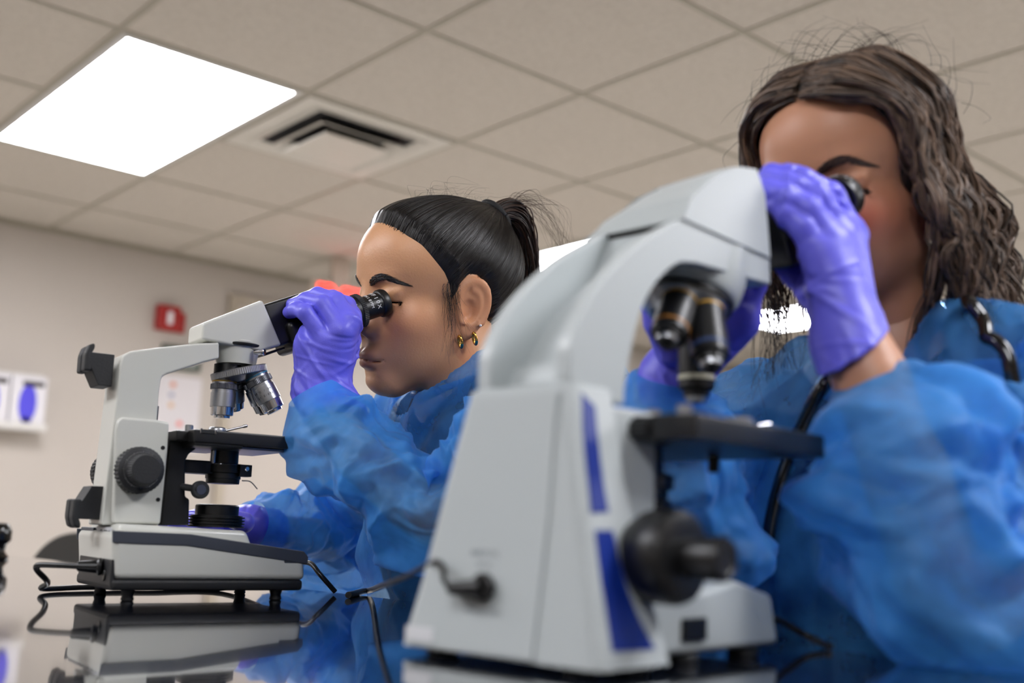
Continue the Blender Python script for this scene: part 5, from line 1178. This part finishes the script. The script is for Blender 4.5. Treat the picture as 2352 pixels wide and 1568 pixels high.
# ================================================================== curly haired woman (right)
HB_ = .965; MB_ = pose(225, 17, -3); FB = np.array([math.cos(math.radians(225)), math.sin(math.radians(225)), 0]); LB_ = np.array([-FB[1], FB[0], 0])
hpB = at(1988, 434, .905)-MB_@np.array([.0655, .045, -.006])*HB_
print('HPB', hpB)
T0 = hpB-FB*.085-UP*.180; tL = T0+LB_*.160+UP*.005; tR = T0-LB_*.160-UP*.058
pv = T0-FB*.17-UP*.46; hL = pv+LB_*.09; hR = pv-LB_*.09; kL = hL+FB*.36+LB_*.05-UP*.04; kR = hR+FB*.36-LB_*.05-UP*.04
chB = T0-FB*.02-UP*.16
torB = lambda g=0: [([pv+LB_*.05, chB+LB_*.055, T0+LB_*.04-UP*.04], [.135+g, .118+g, .070+g], .06), ([pv-LB_*.05, chB-LB_*.055, T0-LB_*.04-UP*.04], [.135+g, .118+g, .070+g], .06), ([tL, T0-UP*.015, tR], [.050+g, .056+g, .050+g], .05)]
legsB = [([hL, kL, kL-UP*.40+FB*.02, kL*[1, 1, 0]+UP*ftz+FB*.1], [.095, .062, .045, .035], .03), ([hR, kR, kR-UP*.40+FB*.02, kR*[1, 1, 0]+UP*ftz+FB*.1], [.095, .062, .045, .035], .03)]
KH = .87
ah = lambda px, py, d: at(px, py, d*KH)
WL = ah(1950, 785, .925)
armLB = [ah(1945, 740, .925), ah(1968, 800, .922), at(2000, 870, .795), at(2080, 1090, .765), at(2165, 1330, .735), at(2235, 1440, .725), at(2330, 1330, .75), at(2440, 1130, .79), tL]
wrRB = at(1545, 882, .905); elRB = at(1560, 1340, .945)
neckB = ([hpB-FB*.020-UP*.03, hpB-FB*.045-UP*.085, T0+UP*.01], [.050, .047, .054])
chainsB = torB()+[(armLB, [.020, .0235, .026, .029, .031, .030, .033, .038, .044], .010), ([tR, elRB, at(1546, 880, .925), at(1600, 800, .925)], [.046, .032, .019, .014], .02), ([T0-UP*.05, T0, hpB-FB*.045-UP*.075], [.066, .054, .045], .04)]+legsB
for p_ in armLB[3:7]: p_[2] = max(p_[2], -HT+.038)
B_root, MBx, offB, bfB, hvB, hfB = person('woman with long loose brown hair in a blue gown at the pale grey microscope', hpB, 225, 17, -3, (pv[0], pv[1]), chainsB, m_skinB, neckB, HB_)
locB = lambda P: np.asarray(P)*HB_@MB_.T+hpB
# gloves
mc = dict(i=ah(1948, 535, .972), m=ah(1932, 545, .952), r=ah(1908, 560, .938), p=ah(1882, 585, .932))
palmB = [(WL, mc['i'], .021, .0140), (WL, mc['m'], .022, .0145), (WL, mc['r'], .022, .0145), (WL, mc['p'], .0205, .0140)]
fingB = [([mc['i'], ah(1905, 448, .968), ah(1842, 412, .962), ah(1772, 398, .965)], [.0125, .0105, .0092, .0082]),
         ([mc['m'], ah(1876, 458, .948), ah(1818, 430, .948), ah(1762, 412, .956)], [.0128, .0108, .0094, .0083]),
         ([mc['r'], ah(1856, 482, .936), ah(1806, 455, .938), ah(1764, 436, .947)], [.0125, .0104, .0092, .0082]),
         ([mc['p'], ah(1842, 522, .932), ah(1808, 492, .936), ah(1780, 468, .944)], [.0118, .0096, .0085, .0076]),
         ([ah(1905, 715, .962), ah(1866, 665, .985), ah(1830, 632, 1.0), ah(1798, 605, 1.005)], [.0165, .0125, .0105, .0092])]
dB = armLB[3]-armLB[1]; dB /= np.linalg.norm(dB)
c0, c1 = ah(1885, 862, .915), ah(2028, 758, .925); cn = np.cross(c1-c0, CF+np.array([0, 0, 0])); cn = toV(np.array(CF)); cn = np.cross(c1-c0, cn); cn /= np.linalg.norm(cn); cn = cn if cn@dB > 0 else -cn
make_glove(B_root, offB, palmB, fingB, ([WL, WL+dB*.03, WL+dB*.07], [.0250, .0290, .0330]), ((c0+c1)/2, cn), 51, axis=np.array([.7, .5, -.4]), nf=50, amp=.0022)
ar = lambda px, py, d: at(px, py, d*.885)
m3 = dict(i=ar(1705, 735, 1.02), m=ar(1672, 715, 1.015), r=ar(1635, 705, 1.015), p=ar(1598, 705, 1.02)); W3 = ar(1548, 872, 1.035)
palm3 = [(W3, m3[k], .024, .0145) for k in 'imrp']+[(ar(1600, 800, 1.03), ar(1690, 740, 1.02), .02, .016)]
fing3 = [([m3['i'], ar(1728, 655, 1.02), ar(1735, 600, 1.03), ar(1730, 560, 1.04)], [.0125, .0108, .0095, .0085]), ([m3['m'], ar(1690, 640, 1.02), ar(1700, 590, 1.03), ar(1700, 550, 1.04)], [.0125, .0108, .0095, .0085]), ([m3['r'], ar(1640, 635, 1.02), ar(1650, 590, 1.03), ar(1655, 550, 1.04)], [.0125, .0105, .0093, .0083]), ([m3['p'], ar(1590, 640, 1.025), ar(1598, 600, 1.035), ar(1605, 565, 1.04)], [.0115, .0095, .0085, .0075]),
         ([ar(1545, 800, 1.0), ar(1512, 740, .99), ar(1500, 690, .985), ar(1502, 650, .985)], [.015, .0115, .0105, .009])]
d3 = elRB-wrRB; d3 /= np.linalg.norm(d3); make_glove(B_root, offB, palm3, fing3, ([W3, W3+d3*.06], [.0255, .0285]), (at(1545, 935, .905), d3+np.array([.0, 0, 0])), 52, nf=40, axis=np.array([.8, .5, 0]))
# gown
gtB = gown_torso(torB(.027), ([T0-UP*.075+FB*.035+LB_*.02, T0+UP*.0+FB*.025+LB_*.015, hpB-FB*.035-UP*.06], [.050, .068, .076]), 61, (T0+UP*.03, np.array([-.35*FB[0], -.35*FB[1], 1])))
sB1 = sleeve([at(2012, 880, .805), at(2034, 925, .797), at(2085, 1015, .775), at(2130, 1170, .755), at(2190, 1350, .735), at(2270, 1415, .73), at(2350, 1320, .75), at(2450, 1150, .79), tL+UP*.0], [.0345, .0450, .0570, .0610, .0580, .054, .058, .056, .054], 71, amp=.012, nf=110, low=.10, fac=1.7)
sB2 = sleeve([at(1545, 866, .916), at(1538, 925, .92), wrRB*.5+elRB*.5, elRB, elRB*.5+tR*.5, tR], [.031, .042, .052, .060, .066, .064], 72, amp=.010, nf=80, low=.08, fac=1.4)
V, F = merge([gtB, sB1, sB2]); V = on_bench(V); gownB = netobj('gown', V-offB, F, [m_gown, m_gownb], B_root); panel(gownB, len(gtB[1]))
colB = np.array([T0+UP*.022+(FB*math.cos(a)*.072+LB_*math.sin(a)*.076)+FB*.014-UP*.052*math.cos(a) for a in np.linspace(0, 2*np.pi, 41)]); V_, F_ = tube_np(colB, .0046, 8); meshobj('collar_binding', V_-offB, F_, m_gown, gownB, 60)
sB = scrubs(B_root, offB, torB(), [(l[0][:3], l[1][:3], l[2]) for l in legsB])
colS = np.array([T0+UP*.036+(FB*math.cos(a)*.062+LB_*math.sin(a)*.068)-UP*.03*math.cos(a) for a in np.linspace(0, 2*np.pi, 41)]); V_, F_ = tube_np(colS, .0075, 8); meshobj('scrubs_collar', V_-offB, F_, m_scrub, sB, 60)
colS = colS+UP*.008-np.array([0, 0, 0]); V_, F_ = tube_np(colS*.0+colS+(T0-colS)*.06*np.array([1, 1, 0]), .0045, 8); meshobj('collar_trim', V_-offB, F_, m_scrubk, sB, 60)
stool((pv[0]-FB[0]*.02, pv[1]-FB[1]*.02), pv[2]-.148, 'round black stool under the woman with long loose hair')
# hair: dark under-shell, then wavy locks falling from a centre parting
HLB = np.array([(.090, .090), (.074, .086), (.060, .074), (.049, .056), (.040, .034), (.032, .010), (.022, -.020), (.008, -.050), (-.02, -.075), (-.085, -.085)])
def hairB(P):
    best = np.full(len(P), 1e9); x, z = P[:, 0], P[:, 2]
    for (ax, az), (bx, bz) in zip(HLB, HLB[1:]):
        dx, dz = bx-ax, bz-az; t = np.clip(((x-ax)*dx+(z-az)*dz)/(dx*dx+dz*dz), 0, 1); best = np.minimum(best, np.hypot(x-ax-t*dx, z-az-t*dz))
    poly = np.vstack([HLB, [(-.2, -.085), (-.2, .2), (.082, .2)]]); ins = np.zeros(len(x), bool); j = len(poly)-1
    for i in range(len(poly)):
        (xi, zi), (xj, zj) = poly[i], poly[j]; c = ((zi > z) != (zj > z)) & (x < (xj-xi)*(z-zi)/(zj-zi+1e-12)+xi); ins ^= c; j = i
    s = np.where(ins, best, -best); return skull_sdf(P)-(-.004+.013*np.clip((s+.004)/.02, 0, 1)**.7)
V, F = surface_nets(hairB, (-.14, -.11, -.11), (.11, .11, .14), .002); V = relax(V, F, 2, .4)
m_hairB = hair_mat('hair_brown', (46, 35, 28), (140, 113, 92), .42, scale=.03, bump=.2)
m_hairD = hair_mat('hair_roots', (26, 19, 16), (104, 82, 66), .42, scale=2.2, bump=.6)
netobj('hair_base', locB(V)-offB, F, m_hairD, B_root, {'strand': np.stack([V[:, 0]+.25*np.abs(V[:, 1])*(V[:, 2] < .06)*0, V[:, 0]*.3, np.abs(V[:, 1])], 1)})
rg = np.random.default_rng(9); skn = lambda p: float(skull_sdf(p[None])[0])
def push(p, o_, full=True):
    p = np.array(p, float); c = np.array([-.005, 0, .03 if p[2] > .0 else p[2]])
    for _ in range(25):
        dd_ = skn(p)-o_
        if abs(dd_) < .0005 or p[2] < -.075 or (dd_ > 0 and not full): break
        v = p-c; v /= np.linalg.norm(v)+1e-9; p = p-v*dd_*.9
    return p
paths = []; fly = []
for c in range(150):
    left = c < 104; t = rg.uniform() if c % 3 else rg.uniform(0, .3); sg = 1 if left else -1; xr = .074-.150*t**1.15; 
    back = t                                           # strands rooted further back fall further back
    if left: xr += .010*max(0, 1-t*5); rz_ = .118-.036*max(0, 1-t*4); way = [(xr, .004, rz_), (xr*.90+.002, .040, .098-.022*max(0, 1-t*4)), (.054-.118*back, .074, .060), (.042-.130*back, .088, .012), (.026-.135*back, .093, -.040), (.014-.125*back, .094, -.090), (.008-.12*back, .094, -.140), (.004-.11*back, .092, -.195)]
    else: xr += .010*max(0, 1-t*5); rz_ = .118-.036*max(0, 1-t*4); way = [(xr, -.004, rz_), (xr*.92+.004, -.040, .100-.024*max(0, 1-t*4)), (.066-.125*back, -.072, .060), (.054-.125*back, -.080, .010), (.046-.120*back, -.082, -.050), (.044-.105*back, -.080, -.110), (.046-.08*back, -.074, -.170), (.050-.05*back, -.066, -.185)]
    jit = rg.normal(size=(len(way), 3))*np.array([.007, .005, .004])*np.linspace(.3, 1.7, len(way))[:, None]; ph, wl, am = rg.uniform(0, 6.3), rg.uniform(.045, .075), rg.uniform(.002, .0058); offc = rg.uniform(.005, .019)
    for k in range(15 if left else 9):
        L_ = rg.uniform(.72, 1.0) if left else rg.uniform(.5, .78)
        pts = [np.array(w)+jit[i]+rg.normal(size=3)*.0032*(.5+.5*i/7) for i, w in enumerate(way)]; pts = [push(p, offc*rg.uniform(.75, 1.15)*(.55 if i == 0 else 1), i < 4) for i, p in enumerate(pts)]
        sp = smooth_path(np.array(pts), 6); n_ = max(12, int(len(sp)*L_)); sp = sp[:n_]; s_ = np.r_[0, np.cumsum(np.linalg.norm(np.diff(sp, axis=0), axis=1))]; env = sstep(.05, .16, s_)
        sp[:, 0] += am*env*np.sin(s_/wl*6.28+ph); sp[:, 1] += sg*am*.8*env*np.cos(s_/wl*6.28+ph+.6)
        paths.append((locB(sp), np.interp(np.linspace(0, 1, n_), [0, .08, .75, 1], [.0007, .0013, .0012, .0003])))
for k in range(46):                                     # loose locks over cheek and neck
    u0 = rg.uniform(); ctrl = [(.045-.03*u0, .085, .02), (.036-.03*u0, .088, -.04), (.034-.035*u0, .080, -.09), (.036-.04*u0, .070-.02*u0, -.135), (.040-.045*u0, .062-.025*u0, -.175), (.046-.05*u0, .060-.03*u0, -.205)]
    sp = smooth_path(np.array(ctrl)+rg.normal(size=(6, 3))*np.linspace(.001, .007, 6)[:, None], 6); paths.append((locB(sp), np.interp(np.linspace(0, 1, len(sp)), [0, .2, 1], [.0010, .0011, .0003])))
strand_mesh('hair', paths, m_hairB, B_root, offB)
paths = []
for k in range(150):                                    # thin stray ends below and around
    if k < 70:
        x0, y0, z0 = rg.uniform(.02, .06), rg.uniform(-.085, -.060), rg.uniform(-.12, -.06); pts = [(x0, y0, z0), (x0+rg.uniform(-.01, .02), y0+rg.uniform(-.01, .012), z0-.06), (x0+rg.uniform(-.015, .035), y0+rg.uniform(-.02, .02), z0-.12), (x0+rg.uniform(-.03, .05), y0+rg.uniform(-.03, .03), z0-rg.uniform(.15, .2))]
    else:
        if k == 70: strand_mesh('hair_ends', paths, m_str, B_root, offB); paths = []
        th_ = rg.uniform(-1.3, 1.5); p = np.array([rg.uniform(-.08, .05), math.sin(th_)*.085, .034+math.cos(th_)*.092]); v = p-np.array([-.01, 0, .03]); v /= np.linalg.norm(v); s2 = np.cross(v, [1, 0, 0])*rg.choice([-1, 1]); pts = [p, p+v*.010+s2*.012, p+v*.016+s2*.030, p+v*.012+s2*.05+rg.normal(size=3)*.008]
    sp = smooth_path(np.array(pts), 6); paths.append((locB(sp), np.linspace(.00028, .0001, len(sp))))
strand_mesh('stray_hairs', paths, m_str, B_root, offB)
brow_and_lash(B_root, offB, MB_, hpB, mat('hair_strand_soft_brown', (58, 36, 28), .5), HB_)
# stethoscope hanging round her neck
m_tubing = mat('stethoscope_tubing_black', (12, 12, 13), .14, coat=.4)
sx = Frame((hpB[0], hpB[1], T0[2]+.0), 0)
stt = thing('stethoscope', 'glossy black stethoscope tubing hanging round the neck of the woman with loose hair', 'stethoscope', sx)
P = [at(1752, 1352, .935), at(1768, 1210, .925), at(1800, 1080, .91), at(1850, 960, .885), at(1905, 868, .875), at(1990, 800, .93), T0+UP*.035-LB_*.060+FB*.02, T0+UP*.060-FB*.055-LB_*.05, T0+UP*.072-FB*.085, T0+UP*.072-FB*.055+LB_*.06, at(2222, 690, .875), at(2258, 735, .845), at(2266, 775, .83)]
V_, F_ = tube_np(smooth_path(np.array([sx.loc(p) for p in P]), 8), .0056, 12); meshobj('tubing', V_, F_, m_tubing, stt, 60)
P = [at(2266, 775, .83), at(2290, 786, .822), at(2312, 812, .815), at(2324, 860, .81), at(2334, 920, .81), at(2345, 1010, .815), at(2352, 1100, .825)]
V_, F_ = tube_np(smooth_path(np.array([sx.loc(p) for p in P]), 8), np.interp(np.linspace(0, 1, 49), [0, .6, .62, 1], [.0056, .0056, .0046, .0046]), 12); meshobj('ear_tube', V_, F_, m_tubing, stt, 60)
# loose cord on the bench beside the grey microscope
cd_ = thing('bench_cord', 'short black cord lying on the bench right of the grey microscope base', 'cord', Frame((.2, .75, -HT), 0)); fr_ = Frame((.2, .75, -HT), 0)
P = [fr_.at(1775, 1418, .78), fr_.at(1805, 1432, .80), fr_.at(1850, 1458, .81), fr_.lvl(1897, 1481, .003), fr_.lvl(1905, 1484, .003)]
V_, F_ = tube_np(smooth_path(np.array(P), 6), .0026, 8); meshobj('cable', V_, F_, m_black, cd_, 60)
# things further along the bench at the left picture edge
cp = at(215, 1250, 2.75); fr_ = Frame((cp[0], cp[1], -CAM_Z), 8); ch = thing('chair', 'dark grey chair with a rounded back behind the far end of the bench', 'chair', fr_)
m_ch = mat('chair_grey_fabric', (62, 60, 57), .8, bump=.2, bscale=300); m_chf = mat('chair_black_frame', (26, 26, 27), .5); zt_ = CAM_Z+at(215, 1222, 2.75)[2]
bm = bmesh.new(); prism(bm, [(x_, zt_-.34+.34*(1-abs(x_/.19)**3.2)**.5 if abs(x_) < .19 else zt_-.34) for x_ in np.linspace(-.19, .19, 33)]+[(.17, zt_-.40), (-.17, zt_-.40)], -.02, .025, .008, 3); bmobj('backrest', bm, m_ch, ch)
bm = bmesh.new(); box(bm, (-.22, -.46, .44), (.22, -.02, .50), .025, 4); bmobj('seat', bm, m_ch, ch)
bm = bmesh.new(); box(bm, (-.03, -.03, .42), (.03, -.005, zt_-.34), .004, 2); bmobj('back_stem', bm, m_chf, ch)
bm = bmesh.new(); lathe(bm, [(.025, .10), (.025, .44)], 20, Matrix.Translation((0, -.24, 0))); bmobj('column', bm, m_chf, ch)
for k in range(5):
    a = k*math.tau/5; tube('leg', [(.02*math.cos(a), -.24+.02*math.sin(a), .11), (.15*math.cos(a), -.24+.15*math.sin(a), .08), (.28*math.cos(a), -.24+.28*math.sin(a), .02)], .018, m_chf, ch, 10, 4)
fr_ = Frame(tuple(at(-8, 1282, HT*FPX/(1282-1184.))[:2])+(-HT,), 0)
kb = thing('focus_knob', 'dark shiny round knob cut by the left picture edge, low on the bench', 'knob', fr_)
bm = bmesh.new(); lathe(bm, [(.018, 0), (.020, .004), (.012, .014), (.014, .026), (.021, .034), (.021, .05), (.015, .062), (.008, .064)], 32); bmobj('grip', bm, m_tubing, kb)
